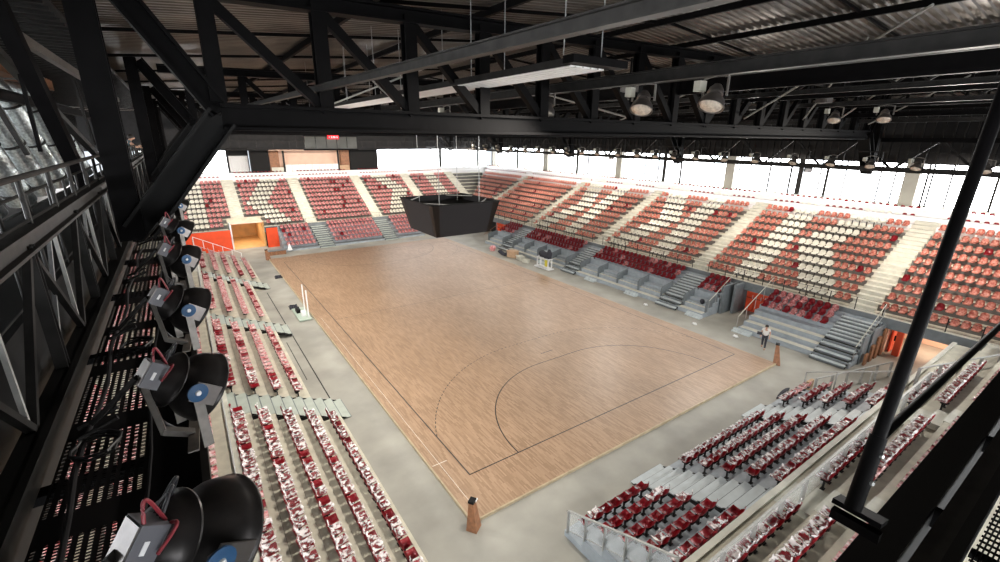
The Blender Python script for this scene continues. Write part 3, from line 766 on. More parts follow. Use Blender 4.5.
def lattice(x, label):
    r = thing('lattice_girder', (x, 20, 15.1), label, 'girder')
    MB().bar((x, -16, 16.3), (x, 54, 16.3), .16, .16).build('top_chord', M['black'], r)
    MB().bar((x, -16, 14.95), (x, 54, 14.95), .16, .16).build('bottom_chord', M['black'], r)
    for k in range(35):
        y = -15.5 + 2 * k
        MB().bar((x, y, 14.95), (x, y, 16.3), .10, .10).build('vertical', M['black'], r)
        MB().bar((x, y, 16.3 if k % 2 else 14.95), (x, y + 2, 14.95 if k % 2 else 16.3), .08, .08).build('diagonal', M['dgrey'], r)
lattice(3.1, 'black lattice girder running lengthwise under the roof, nearest the middle'); lattice(10.2, 'black lattice girder running lengthwise under the roof, above the right side line'); lattice(13.6, 'black lattice girder running lengthwise under the roof, beside the right gantry')
# bracing rods between trusses
rods = [((-13, -2, 14), (-9, 12, 16.4)), ((-9, -2, 16.3), (-13, 12, 14)), ((-2, -9, 16.5), (3, -2, 14.2)), ((3, -6, 16.8), (8.5, -2, 14.3)), ((7, -7, 16.6), (12, -2, 14.2)), ((10.5, -8, 16.4), (14, -3, 14.2)),
        ((-6, 12, 14), (-2, 26, 16.6)), ((2, 12, 16.5), (6, 26, 14)), ((-4.4, -2, 14), (-.2, 12, 16.6)), ((4.4, -2, 16.6), (8.4, 12, 14))]
for k, (p, q) in enumerate(rods):
    tag(MB().tube(p, q, .035, 8).build('brace_rod', M['railgrey']), 'thin pale bracing rod under the roof, %s along the hall' % ordinal(k + 1), 'rod')
# cable trays
tr = thing('cable_tray', (-11, 4, 14.6), 'pale slatted tray hanging lengthwise over the left half of the court', 'tray')
for k in range(5): MB().span((-11.45 + .2 * k, -6.4, 14.6), (-11.30 + .2 * k, 15, 14.64)).build('slat', M['white'], tr)
for s in (-11.52, -10.48): MB().span((s - .02, -6.5, 14.6), (s + .02, 15, 14.74)).build('side_rail', M['dgrey'], tr)
for k in range(7): 
    y = -6.3 + 3.4 * k
    MB().span((-11.55, y - .05, 14.64), (-10.45, y + .05, 14.70)).build('cross_bar', M['dgrey'], tr)
    for s in (-11.5, -10.5): MB().tube((s, y, 14.7), (s, y, 17.), .012, 6).build('hanger', M['grey'], tr)
MB().span((-11.65, -6.75, 14.62), (-10.2, -6.45, 14.76)).build('end_plate', M['black'], tr)
# right gantry (walkway with rail) under the strut feet
gt = thing('lighting_gantry', (18, 20, 11.6), 'long black lighting gantry along the right side carrying a row of lamps', 'gantry')
MB().span((17.3, -16, 11.55), (19.4, 60, 11.62)).build('walkway', M['blackpaint'], gt)
MB().bar((17.3, -16, 11.7), (17.3, 60, 11.7), .12, .3).build('edge_beam', M['dgrey'], gt)
MB().bar((17.3, -16, 12.7), (17.3, 60, 12.7), .06, .06).build('handrail', M['dgrey'], gt)
MB().bar((19.4, -16, 13.4), (19.4, 60, 13.4), .2, .25).build('upper_beam', M['black'], gt)
for k in range(38): 
    MB().bar((17.3, -15 + 2 * k, 11.7), (17.3, -15 + 2 * k, 12.7), .05, .05).build('post', M['dgrey'], gt)
for k in range(19):
    MB().bar((19.4, -15 + 4 * k, 11.6), (19.4, -13 + 4 * k, 13.4), .12, .12).build('brace', M['dgrey'], gt)
    MB().bar((19.4, -13 + 4 * k, 13.4), (19.4, -11 + 4 * k, 11.6), .12, .12).build('brace', M['dgrey'], gt)
sc = thing('ribbed_screen', (21, 20, 11.6), 'dark ribbed cladding screen above the right hand windows', 'screen')
MB().span((24, -18, 11.9), (24.1, 62, 15.7)).build('sheet', M['cladding'], sc)
b = MB()
for k in range(150): b.span((23.9, -17.8 + .53 * k, 11.9), (24.0, -17.68 + .53 * k, 15.6))
b.build('ribs', M['dgrey'], sc)
fg = thing('lighting_gantry', (0, 57, 11.6), 'black gantry across the far end above the booth', 'gantry')
MB().span((-24, 56, 11.5), (24, 57.5, 11.58)).build('walkway', M['blackpaint'], fg)
MB().bar((-24, 56, 12.6), (24, 56, 12.6), .08, .08).build('handrail', M['dgrey'], fg)
for k in range(24): MB().bar((-23 + 2 * k, 56, 11.58), (-23 + 2 * k, 56, 12.6), .05, .05).build('post', M['dgrey'], fg)
for k in range(6): MB().tube((-20 + 8 * k, 56.7, 11.5), (-20 + 8 * k, 56.7, 16.5), .05, 8).build('hanger', M['dgrey'], fg)
# ------------------------------------------------------------------ scoreboard
sb = thing('scoreboard', (0, 20, 5.9), 'black four sided video cube hanging over the centre of the court', 'scoreboard')
A, B_, zt, zb = 3.0, 2.42, 8.45, 5.92
def lerp(p, q, t): return Vector(p).lerp(Vector(q), t)
cs = [(-1, -1), (1, -1), (1, 1), (-1, 1)]
for i in range(4):
    (ax, ay), (bx, by) = cs[i], cs[(i + 1) % 4]
    t0, t1 = V(ax * A, 20 + ay * A, zt), V(bx * A, 20 + by * A, zt); b0, b1 = V(ax * B_, 20 + ay * B_, zb), V(bx * B_, 20 + by * B_, zb)
    inn = V(-(ax + bx) / 2, -(ay + by) / 2, 0) * .12
    q = [lerp(b0, b1, .06), lerp(b0, b1, .94), lerp(t0, t1, .90), lerp(t0, t1, .10)]
    MB().add(q + [x + inn for x in q], [(0, 1, 2, 3), (7, 6, 5, 4), (0, 4, 5, 1), (1, 5, 6, 2), (2, 6, 7, 3), (3, 7, 4, 0)]).build('screen', M['screen'], sb)
    # corner column between two screens
    (cx, cy) = cs[i - 1]
    tp = V(cx * A, 20 + cy * A, zt)
    q1 = [b0, lerp(b0, b1, .06), lerp(t0, t1, .10), t0]; q2 = [b0, lerp(b0, V(cx * B_, 20 + cy * B_, zb), .06), lerp(t0, tp, .10), t0]
    vs = q1 + q2; c_in = V(0, 20, 0)
    vs2 = [v + (V(0, 20, v.z) - v).normalized() * .15 for v in vs]
    MB().add(vs + vs2, [(0, 1, 2, 3), (4, 5, 6, 7), (8, 9, 10, 11), (12, 13, 14, 15), (1, 9, 10, 2), (5, 13, 14, 6), (3, 2, 10, 11), (7, 6, 14, 15), (0, 1, 9, 8), (4, 5, 13, 12)]).build('corner_column', M['brown'], sb)
    b = MB(); b.bar(t0, t1, .10, .08); b.build('rim', M['blackpaint'], sb)
MB().add([(-B_ + .1, 20 - B_ + .1, zb + .03), (B_ - .1, 20 - B_ + .1, zb + .03), (B_ - .1, 20 + B_ - .1, zb + .03), (-B_ + .1, 20 + B_ - .1, zb + .03)], [(0, 1, 2, 3)]).build('bottom_plate', M['blackpaint'], sb)
MB().add([(-2.8, 17.2, zt - .45), (2.8, 17.2, zt - .45), (2.8, 22.8, zt - .45), (-2.8, 22.8, zt - .45)], [(0, 1, 2, 3)]).build('inner_deck', M['blackpaint'], sb)
for sx, sy in cs: MB().bar((sx * A, 20 + sy * 1.0, zt - .02), (sx * 1.2, 20 + sy * A, zt - .02), .09, .06).build('top_brace', M['railgrey'], sb)
for sx in (-1.8, 1.8):
    for sy in (-1.8, 1.8): MB().tube((sx, 20 + sy, zt - .4), (sx, 20 + sy, 17), .03 if sy < 0 else .02, 8).build('hanger', M['grey'], sb)

# ------------------------------------------------------------------ foreground: left lamp catwalk, side truss
lc = thing('lamp_catwalk', (-18.6, 15, 10.9), 'perforated black steel catwalk along the left side carrying floodlights', 'catwalk')
MB().span((-18.98, -15, 10.88), (-18.42, 46, 10.9)).build('perforated_floor', M['perf'], lc)
MB().bar((-18.24, -15, 10.86), (-18.24, 46, 10.86), .34, .18).build('edge_beam', M['black'], lc)
MB().bar((-18.05, -15, 10.98), (-18.05, 46, 10.98), .05, .10).build('lamp_rail', M['dgrey'], lc)
for k in range(16): MB().bar((-19.2, -14.5 + 2.5 * k, 10.84), (-18.2, -14.5 + 2.5 * k, 10.84), .12, .07).build('cross_bearer', M['black'], lc)
MB().span((-19.09, -15, 10.9), (-19.035, 46, 11.06)).build('kick_plate', M['blackpaint'], lc)
b = MB(); b.path([(-18.82 + .03 * math.sin(k * 1.3), -13.5 + .5 * k, 10.93) for k in range(40)], .018, 8); b.path([(-18.42 + .03 * math.sin(k * .9 + 1), -13.5 + .5 * k, 10.935) for k in range(40)], .02, 8)
tag(b.build('floor_cable', M['cable'], None, True), 'black cables lying along the perforated catwalk floor', 'cable')
for k, (x, y) in enumerate(((-18.62, -11.25), (-18.75, -9.2), (-18.60, -7.1))):
    pts = [(x + (.13 + .02 * (j % 3)) * math.cos(j * .5), y + (.16 + .02 * (j % 2)) * math.sin(j * .5), 10.925 + .002 * j) for j in range(30)]
    tag(MB().path(pts, .012, 6).build('cable_coil', M['cable'], None, True), 'coil of black cable on the catwalk floor, %s from the camera' % ordinal(k + 1), 'cable')

TX = -19.15
lt = thing('side_truss', (TX, 12, 10.9), 'black and grey lattice girder along the left lamp catwalk', 'girder')
MB().ibeam((TX, -15, 12.34), (TX, 46, 12.34), .16, .20, .03).build('top_chord', M['beam'], lt)
MB().ibeam((TX, -15, 10.98), (TX, 46, 10.98), .13, .14, .03).build('bottom_chord', M['blackpaint'], lt)
y = -12.6; k = 0
while y < 30:
    MB().ibeam((TX, y, 11.0), (TX, y, 12.3), .10, .10, .012, (0, 1, 0)).build('vertical', M['dgrey'], lt)
    MB().bar((TX, y, 12.26), (TX, y + 1.25, 11.04), .06, .06).build('diagonal', M['dgrey'], lt)
    MB().bar((TX, y + 2.5, 12.26), (TX, y + 1.25, 11.04), .06, .06).build('diagonal', M['dgrey'], lt)
    MB().bar((TX - .02, y + 1.25, 11.04), (TX - .02, y + 1.25, 12.28), .035, .035).build('rod', M['railgrey'], lt)
    MB().bar((TX - .03, y + .2, 11.15), (TX - .03, y + 1.05, 12.2), .035, .035).build('rod', M['grey'], lt)
    y += 2.5
railing([(TX - .02, -15, 12.42), (TX - .02, 40, 12.42)], 'grey handrail on top of the left lattice girder', .46, 1.3, 'dgrey', .03, .05, 1, cap='beam')
so = thing('dark_soffit', (-25, 15, 15.75), 'dark ribbed soffit above the left walkway and ducts', 'soffit')
MB().span((-32, -18, 15.72), (-19.4, 46, 15.78)).build('sheet', M['cladding'], so)
b = MB()
for k in range(110): b.span((-32, -17.8 + .58 * k, 15.66), (-19.5, -17.72 + .58 * k, 15.72))
b.build('ribs', M['dgrey'], so)
for k in range(9): tag(MB().bar((-20.3 - .25 * (k % 3), -6 + 2.3 * k, 15.6), (-20.2 - .2 * (k % 2), -5.6 + 2.3 * k, 12.9), .07, .09).build('hanger_bar', M['black' if k % 2 else 'dgrey']), 'thin dark hanger bar above the left walkway, %s from the camera' % ordinal(k + 1), 'bar')
ac = thing('access_walkway', (-20.1, 12, 11.6), 'dark access walkway behind the left lattice girder', 'walkway')
MB().span((-20.9, -15, 11.55), (-19.3, 46, 11.6)).build('floor_plate', M['blackpaint'], ac)
MB().span((-21.0, -15, 8.5), (-20.92, 46, 11.6)).build('skirt', M['blackpaint'], ac)
MB().span((-19.36, -15, 10.0), (-19.3, 46, 11.55)).build('front_skirt', M['blackpaint'], ac)
railing([(-19.33, -15, 11.6), (-19.33, 42, 11.6)], 'grey guard rail of the access walkway where the worker stands', 1.05, 1.1, 'dgrey', .018, .035, 2)
tag(MB().bar((-20, -8, 15.06), (-20, 20, 15.06), .13, .20).build('roof_beam', M['bracket']), 'pale grey beam over the ducts at the upper left', 'beam')
tag(MB().ibeam((-21.6, -12, 14.3), (-21.6, 40, 14.3), .2, .3).build('roof_beam', M['black']), 'black beam behind the foil ducts at the upper left', 'beam')
tag(MB().bar((-20.6, -2.5, 15.7), (-20.0, 8.5, 12.2), .16, .16).build('brace', M['dgrey']), 'grey sloping brace in front of the foil ducts', 'brace')
tag(MB().bar((-19.6, -4.5, 15.9), (-19.4, -1.8, 12.4), .2, .2).build('brace', M['black']), 'black sloping brace left of the tall end post', 'brace')
for k, (y0, rd) in enumerate(((1.2, .36), (4.4, .36), (7.4, .33), (10.4, .33), (13.6, .36), (17, .36))):
    d = thing('foil_duct', (-22.2, y0 + 2.2, 11.7), 'large silver foil duct, %s of the row at the upper left' % ordinal(k + 1), 'duct', None)
    p, q = V(-22.0, y0 + 2.0, 11.3), V(-22.6, y0 + .4, 14.6)
    pts = [p.lerp(q, t / 8) for t in range(9)] + [q + V(-.10, -.12, .28), q + V(-.45, -.2, .50), q + V(-1.2, -.3, .58)]
    MB().path(pts, rd, 20).build('pipe', M['foil'], d, 'all')
    for t in (.1, .5, .9):
        c = p.lerp(q, t); MB().lathe([(-.04, rd + .005), (-.04, rd + .025), (.04, rd + .025), (.04, rd + .005)], c, q - p, 20).build('clamp_ring', M['dgrey'], d)
fl = thing('flat_duct', (-24, 8, 15.3), 'brown flat duct box above the foil ducts', 'duct')
MB().span((-23.4, -2, 15.25), (-22.2, 18, 15.75)).build('body', M['rust'], fl)
for k in range(5): MB().span((-23.45, 0 + 4 * k, 15.2), (-22.15, .08 + 4 * k, 15.8)).build('flange', M['grey'], fl)
ls = thing('ribbed_screen', (-25, 10, 12), 'dark cladding behind the foil ducts at the left edge', 'screen')
MB().span((-25.2, -15, 13.4), (-25.1, 14, 15.6)).build('sheet', M['cladding'], ls); MB().span((-25.2, 14, 11), (-25.1, 46, 15.6)).build('sheet', M['cladding'], ls)
b = MB()
for k in range(115): b.span((-25.1, -14.9 + .53 * k, 13.4 if k < 55 else 11), (-25.05, -14.8 + .53 * k, 15.5))
b.build('ribs', M['dgrey'], ls)

# ------------------------------------------------------------------ floodlights
def bell_profile(R, t0, L):
    out = [(t0, R * .52), (t0 + L * .10, R * .62), (t0 + L * .3, R * .80), (t0 + L * .55, R * .93), (t0 + L * .8, R * .985), (t0 + L, R), (t0 + L + .012, R * 1.035), (t0 + L + .024, R * 1.03), (t0 + L + .02, R * .985)]
    return out + [(t0 + L * .8, R * .96), (t0 + L * .5, R * .90), (t0 + L * .2, R * .70), (t0 + .02, R * .3), (t0 + .015, .001)]
def floodlight_proto():
    r = thing('floodlight', (0, 0, 0), 'x', 'floodlight', 'floodlights on the left catwalk')
    a = V(.74, .30, -.60).normalized(); c = V(.08, 0, .56)
    bell = MB().lathe(bell_profile(.285, -.02, .22), c, a, 40).build('reflector', M['dish'], r, 'all')
    MB().lathe([(.14, .001), (.14, .24), (.125, .25), (.12, .24)], c, a, 32).build('front_glass', M['lens'], bell, True)
    MB().lathe([(-.23, .001), (-.23, .07), (-.21, .11), (-.16, .155), (-.12, .185), (-.09, .20), (-.075, .225), (-.065, .225), (-.06, .19), (-.05, .12), (-.02, .13)], c, a, 36).build('lamp_housing', M['dish'], r, True)
    s = a.cross(V(0, 0, 1)).normalized()     # points to -y side
    if s.y > 0: s = -s
    u = s.cross(a).normalized()
    if u.z < 0: u = -u
    for sg in (1, -1):
        pv = c + a * .02 + s * .275 * sg
        b = MB(); b.bar(pv + V(0, 0, .05), V(pv.x + .01, pv.y, .04), .075, .014, s); b.build('yoke_arm', M['bracket'], r)
        if sg == 1:
            R = Matrix((a, s, u)).transposed()
            pl = MB().box(pv + a * .07 + s * .012, (.20, .012, .16), R).build('pivot_plate', M['silver'], r)
            dl = MB().lathe([(0, .001), (0, .075), (.012, .075), (.016, .06), (.016, .001)], pv + s * .02, s, 28).build('angle_dial', M['blue'], pl, True)
            tag(dl, 'round blue dial'); tag(MB().lathe([(0, .001), (0, .022), (.012, .018), (.012, .001)], pv + s * .036, s, 14).build('bolt', M['white'], dl), 'pale bolt head')
    b = MB(); b.bar((.10, -.29, .05), (.10, .29, .05), .08, .014); b.build('yoke_base', M['bracket'], r)
    # ballast box
    R = Matrix((a, s, u)).transposed()
    bc = c - a * .25 + u * .02 + s * .06
    bx = MB().box(bc, (.13, .14, .20), R).build('ballast_box', M['ballast'], r)
    MB().box(bc - a * .068, (.010, .125, .185), R).build('cover_plate', M['silver'], bx)
    MB().box(bc + s * .072 - a * .01, (.022, .005, .06), R).build('nameplate', M['white'], bx)
    MB().bar(bc - u * .10, V(-.10, 0, .12), .045, .035).build('ballast_arm', M['bracket'], r)
    MB().bar(bc - u * .05 - a * .08, V(-.52, .05, .34), .05, .035).build('clamp_arm', M['dgrey'], r)
    for k, dy in enumerate((-.03, .05)): MB().tube((-.62, .02 + dy, .26 + .05 * k), (-.36, .04 + dy, .36 + .05 * k), .017, 8).build('clamp_rod', M['dgrey'], r)
    MB().bar((-.10, 0, .14), (.10, 0, .05), .07, .05).build('base_arm', M['bracket'], r)
    top = bc + u * .10
    def arc(p, q, lift, n=14, side=V(0, 0, 0)):
        return [p.lerp(q, t / n) + u * lift * math.sin(PI * t / n) + side * math.sin(PI * t / n) for t in range(n + 1)]
    cb = MB(); cb.path(arc(top - a * .05 + s * .05, top + a * .06 + s * .02, .10, side=-a * .09), .009, 8); cb.path(arc(top + a * .07 + s * .05, c - a * .2 + s * .15, .07, side=s * .04), .009, 8)
    tag(cb.build('supply_cable', M['cablered'], r, True), 'dark red looped cable')
    cb = MB()
    for k in range(3): cb.path(arc(top + a * .05 - s * .03 * k, c - a * (.2 - .04 * k) + u * .15 - s * .03 * k, .08 + .03 * k), .010, 8)
    cb.path(arc(V(.0, .1, .05), c - a * .25 - u * .1, -.06), .012, 8)
    cb.build('lamp_cable', M['cable'], r, True)
    return r
proto = floodlight_proto()
FLY = [-11.42, -9.82, -7.95, -5.6, -3.1, 0.6, 3.6]
FLN = ['nearest dark floodlight on the catwalk, cut by the bottom edge', 'second dark floodlight on the catwalk, counted from the camera', 'third dark floodlight on the catwalk, counted from the camera',
       'fourth dark floodlight on the catwalk, counted from the camera', 'fifth dark floodlight on the catwalk, just below the black strut', 'dark floodlight behind the black strut on the left catwalk', 'dark floodlight farthest along the left catwalk']
for i, (y, l) in enumerate(zip(FLY, FLN)):
    o = proto if i == 0 else copy_tree(proto)
    o.scale = (.86, .86, .86); o.location = (-18.17, y, 11.14); o.rotation_euler = (0, 0, random.uniform(-.12, .12) if i else .05)
    o['label'] = l

def bell_lamp_proto(name):
    r = thing(name, (0, 0, 0), 'x', 'floodlight')
    a = V(-.45, -.12, -.88).normalized(); c = V(0, 0, -.42)
    bell = MB().lathe(bell_profile(.27, -.02, .25), c, a, 28).build('reflector', M['silver'], r, 'all')
    MB().lathe([(.20, .26), (.26, .22), (.30, .14), (.315, .001)], c, a, 28).build('front_glass', M['lens'], bell, 'all')
    MB().lathe([(-.26, .001), (-.26, .08), (-.16, .15), (-.06, .17), (-.04, .13)], c, a, 20).build('lamp_housing', M['silver'], r, True)
    MB().box(c + V(-.1, .32, .22), (.22, .16, .22)).build('ballast_box', M['pale'], r)
    b = MB(); b.bar((0, 0, 0), (0, .3, -.05), .05, .03); b.bar((0, .3, -.05), c + V(0, .3, 0), .05, .02, (1, 0, 0)); b.bar((0, 0, 0), (0, -.3, -.05), .05, .03); b.bar((0, -.3, -.05), c + V(0, -.3, 0), .05, .02, (1, 0, 0)); b.build('yoke', M['bracket'], r)
    return r
bp = bell_lamp_proto('hanging_floodlight')
HL = [((-8.0, -1.72, 14.66), 0, 'hanging silver floodlight on the roof beam, smallest of the three'), ((-8.0, -5.4, 14.62), .2, 'hanging silver floodlight on the roof beam, middle of the three'), ((-8.0, -7.31, 14.62), -.1, 'hanging silver floodlight on the roof beam, largest of the three'),
      ((8.2, -3.5, 14.85), 0, 'lamp with round bright face under the right roof bar, left one'), ((8.6, -5.3, 14.85), .1, 'lamp with round bright face under the right roof bar, right one'), ((-8, 5, 14.6), 0, 'hanging silver floodlight far along the roof beam')]
for i, (p, rz, l) in enumerate(HL):
    o = bp if i == 0 else copy_tree(bp)
    o.location = p; o.rotation_euler = (0, 0, rz); o['label'] = l
gp = bell_lamp_proto('gantry_lamp')
GY = [-10.5, -7.6, -4.8, -2.6, -.5, 1.8, 4.4, 6.8, 9.2, 11.3, 13.2, 15.2, 17.5, 20.2, 22.4, 24.6, 27., 29.5, 32, 35, 38, 41, 44]
for i, y in enumerate(GY):
    o = gp if i == 0 else copy_tree(gp)
    o.location = (17.05, y, 12.45); o.rotation_euler = (0, 0, random.uniform(-.4, .4)); o['label'] = 'round lamp on the right gantry, %s in the row from the near wall' % ordinal(i + 1); o['group'] = 'lamps on the right gantry'
def cam_box(loc, rz, label, name='hanging_speaker', m='dgrey'):
    r = thing(name, loc, label, 'speaker'); r.rotation_euler = (0, 0, rz)
    o = MB().box((0, 0, -.35), (.34, .5, .34)); o.build('body', M[m], None).parent = r
    o = MB().box((-.19, 0, -.36), (.04, .42, .28)); o.build('front', M['silver'], None).parent = r
    o = MB(); o.bar((0, 0, .5), (0, 0, -.2), .05, .05); o.bar((0, -.28, -.1), (0, .28, -.1), .05, .03); o.build('bracket', M['blackpaint'], None).parent = r
for p, rz, l in (((20, 2.0, 11.6), .5, 'hanging speaker below the right gantry, nearest of three'), ((20, 21., 11.75), .3, 'hanging speaker below the right gantry, middle of three'), ((20, 40.1, 11.8), .3, 'hanging speaker below the right gantry, farthest of three')): cam_box(p, rz, l)
cam_box((-5.2, -2.5, 15.3), .4, 'small grey box lamp hanging from the roof beams near the middle', 'box_lamp', 'silver'); cam_box((4.5, -4.4, 15.3), -.3, 'small pale box lamp hanging from the roof beams on the right', 'box_lamp', 'silver')

# ------------------------------------------------------------------ foreground right: beam, column, grating
nb = thing('edge_girder', (-10, -13.12, 11.3), 'black girder crossing the lower right corner beside the grating', 'girder')
MB().bar((-17.6, -13.10, 11.28), (18, -13.10, 11.28), .16, .24).build('web', M['blackpaint'], nb)
MB().bar((-17.6, -13.26, 11.36), (18, -13.26, 11.36), .10, .03).build('flange', M['beam'], nb)
for k in range(30): MB().box((-17 + 1.15 * k, -13.23, 11.30), (.03, .10, .12)).build('stiffener', M['black'], nb)
MB().bar((-17.6, -13.33, 11.38), (18, -13.33, 11.38), .05, .14).build('inner_angle', M['blackpaint'], nb)
gr = thing('grating_walkway', (-8, -13.9, 11.36), 'black bar grating walkway in the lower right corner', 'walkway')
b = MB()
for k in range(55): b.bar((-17.4, -13.38 - .018 * k, 11.36), (4, -13.38 - .018 * k, 11.36), .0065, .02)
for k in range(300): b.bar((-17.4 + .05 * k, -13.37, 11.36), (-17.4 + .05 * k, -14.38, 11.36), .004, .012)
b.build('bars', M['blackpaint'], gr)
for k in range(18): MB().bar((-17.3 + 1.2 * k, -13.36, 11.335), (-17.3 + 1.2 * k, -14.4, 11.335), .05, .03).build('bearer', M['blackpaint'], gr)
colm = thing('raking_tube', (-15.40, -12.985, 11.55), 'black tubular strut standing on a foot plate at lower right', 'strut')
p0, p1 = V(-15.40, -12.985, 11.62), V(-14.55, -12.90, 13.40); dv = (p1 - p0)
MB().tube(p0, p0 + dv * 2.2, .029, 20).build('tube', M['black'], colm, True)
MB().tube(p0 - dv * .02, p0 + dv * .17, .036, 20).build('socket', M['black'], colm, True)
for t in (.06, .13): MB().lathe([(0, .001), (0, .012), (.012, .010), (.012, .001)], p0 + dv * t + V(-.01, -.033, .0), V(-.3, -1, .2), 10).build('bolt', M['grey'], colm)
MB().box(p0 + V(.03, -.02, -.06), (.12, .20, .025), Matrix.Rotation(.3, 3, 'Y')).build('foot_plate', M['black'], colm)
MB().box(p0 + V(-.03, -.03, -.10), (.04, .20, .05)).build('foot_angle', M['black'], colm)
tag(MB().tube((-14.5, -12.79, 11.41), (18, -12.79, 11.41), .028, 16).build('guard_pipe', M['blackpaint'], None, True), 'black pipe running along the girder behind the tubular strut', 'pipe')

# ------------------------------------------------------------------ odds and ends on the floor
def post_marker(x, y, rz, label, lean):
    r = thing('corner_post', (x, y, ZF), label, 'post', None)
    b = MB(); h_ = 1.15
    R = Matrix.Rotation(rz, 3, 'Z')
    q = [(-.22, -.20, 0), (.22, -.20, 0), (.22, .20, 0), (-.22, .20, 0), (-.11, -.09, h_), (.11, -.09, h_), (.11, .09, h_), (-.11, .09, h_)]
    vs = [V(x, y, ZF) + R @ V(px + lean[0] * pz, py + lean[1] * pz, pz) for px, py, pz in q]
    b.add(vs, [(0, 1, 2, 3), (4, 5, 6, 7), (0, 1, 5, 4), (1, 2, 6, 5), (2, 3, 7, 6), (3, 0, 4, 7)]); b.build('board', M['rust'], r)
    c = V(x, y, ZF) + R @ V(lean[0] * h_, lean[1] * h_, h_)
    MB().box(c + V(0, 0, .04), (.26, .22, .09), R).build('clamp', M['blackpaint'], r)
    MB().box(c + V(.16, -.02, .0), (.16, .05, .05), R).build('tail', M['white'], r)
post_marker(-11.2, -2.3, .6, 'wooden post with dark clamp at the near left corner of the court', (0, .05))
post_marker(11.15, -2.1, .4, 'leaning wooden post with dark clamp at the near right court corner', (.32, .12))
post_marker(-11.2, 42.4, .3, 'wooden post with dark clamp at the far left corner of the court', (-.12, .0))
pt = thing('post_trolley', (-11.75, 21.4, ZF), 'pale green trolley with two white posts beside the left side line', 'trolley')
MB().span((-12.25, 21.2, ZF + .06), (-11.35, 24.2, ZF + .14)).build('deck', M['greenbin'], pt)
for x in (-11.5, -11.42):
    pass
MB().tube((-11.5, 21.6, ZF + .1), (-11.5, 21.6, 2.2), .05, 12).build('post', M['white'], pt); MB().tube((-11.5, 22.9, ZF + .1), (-11.5, 22.9, 2.3), .05, 12).build('post', M['white'], pt)
MB().box((-11.75, 22.2, .2), (.3, .5, .35)).build('winch', M['white'], pt); MB().box((-11.95, 23.2, .15), (.3, .7, .25)).build('counterweight', M['blackpaint'], pt)
for x, y in ((-12.15, 21.4), (-11.45, 21.4), (-12.15, 24.0), (-11.45, 24.0)): MB().lathe([(-.03, .001), (-.03, .06), (.03, .06), (.03, .001)], (x, y, ZF + .06), (1, 0, 0), 12).build('wheel', M['blackpaint'], pt)
for (x, y, l) in ((-12.0, 24.8, 'dark tangle of cable behind the post trolley'), (-11.5, 34.5, 'dark tangle of cable beside the far left court edge')):
    pts = [(x + .3 * math.sin(k * 1.7) * (1 + .1 * (k % 3)), y + .45 * math.cos(k * 1.1), ZF + .04 + .012 * (k % 7)) for k in range(40)]
    tag(MB().path(pts, .03, 6).build('cable_coil', M['dark_cloth'], None, True), l, 'cable')
wf = thing('white_trestle', (13.1, 22.9, ZF), 'white steel trestle holding a black bag beside the right loges', 'trestle')
for x, y in ((12.8, 22.1), (13.3, 22.1), (12.8, 23.9), (13.3, 23.9)): MB().bar((x, y, ZF), (x, y, 1.05), .09, .09).build('leg', M['white'], wf)
MB().span((12.7, 21.9, ZF), (13.5, 24.3, ZF + .1)).build('base', M['white'], wf); MB().span((12.75, 22.0, .95), (13.35, 24.0, 1.05)).build('top', M['white'], wf)
MB().span((13.0, 22.6, .1), (13.25, 22.9, .8)).build('can', M['yellow'], wf)
bg = MB().lathe([(-.85, .001), (-.8, .22), (-.4, .36), (.1, .33), (.5, .40), (.8, .25), (.85, .001)], (13.05, 23.0, 1.36), (.1, 1, .05), 14).build('black_bag', M['dark_cloth'], None, True); tag(bg, 'bulky black bag lying on the white trestle', 'bag')
tag(MB().lathe([(0, .001), (0, .22), (.6, .30), (1.0, .12), (1.0, .001)], (13.1, 22.25, 1.05), (0, .1, 1), 12).build('black_bag', M['dark_cloth'], None, True), 'upright black bag on the near end of the white trestle', 'bag')
def carton(c, s, rz, label, m='card'):
    r = thing('cardboard_box', c, label, 'box')
    R = Matrix.Rotation(rz, 3, 'Z'); c = V(*c)
    MB().box(c + V(0, 0, s[2] / 2), s, R).build('body', M[m], r)
    for sg in (-1, 1): MB().box(c + R @ V(sg * s[0] * .62, 0, s[2] + .02), (s[0] * .3, s[1], .02), R @ Matrix.Rotation(sg * .4, 3, 'Y')).build('flap', M[m], r)
carton((12.9, 28.6, ZF), (.7, 1.2, .8), .3, 'brown cardboard box on the floor left of the white trestle')
carton((13.0, 27.2, ZF), (.6, 1.0, .45), -.2, 'low pale box between the cardboard box and the white trestle', 'pale')
carton((12.8, 25.9, ZF), (.5, .8, .3), .5, 'small flat grey box near the white trestle', 'pale')
tag(MB().path([(12.6, 31.2 - .25 * k, ZF + .18 + .1 * math.sin(k)) for k in range(9)], [.08, .2, .25, .22, .26, .2, .22, .2, .06], 10).build('black_bag', M['dark_cloth'], None, True), 'long black bag on the floor beside the far right loge steps', 'bag')
tag(MB().lathe([(0, .001), (0, .3), (.35, .42), (.6, .3), (.68, .001)], (12.7, 32.6, ZF), (0, 0, 1), 14).build('red_bundle', M['wrapredfar'], None, True), 'round red and white bundle on the floor at the far right', 'bundle')
tag(MB().lathe([(0, .001), (0, .12), (.2, .2), (.34, .14), (.4, .001)], (15.4, 5.8, .62), (0, .4, 1), 10).build('black_bag', M['dark_cloth'], None, True), 'small black bag left in the first right loge', 'bag')
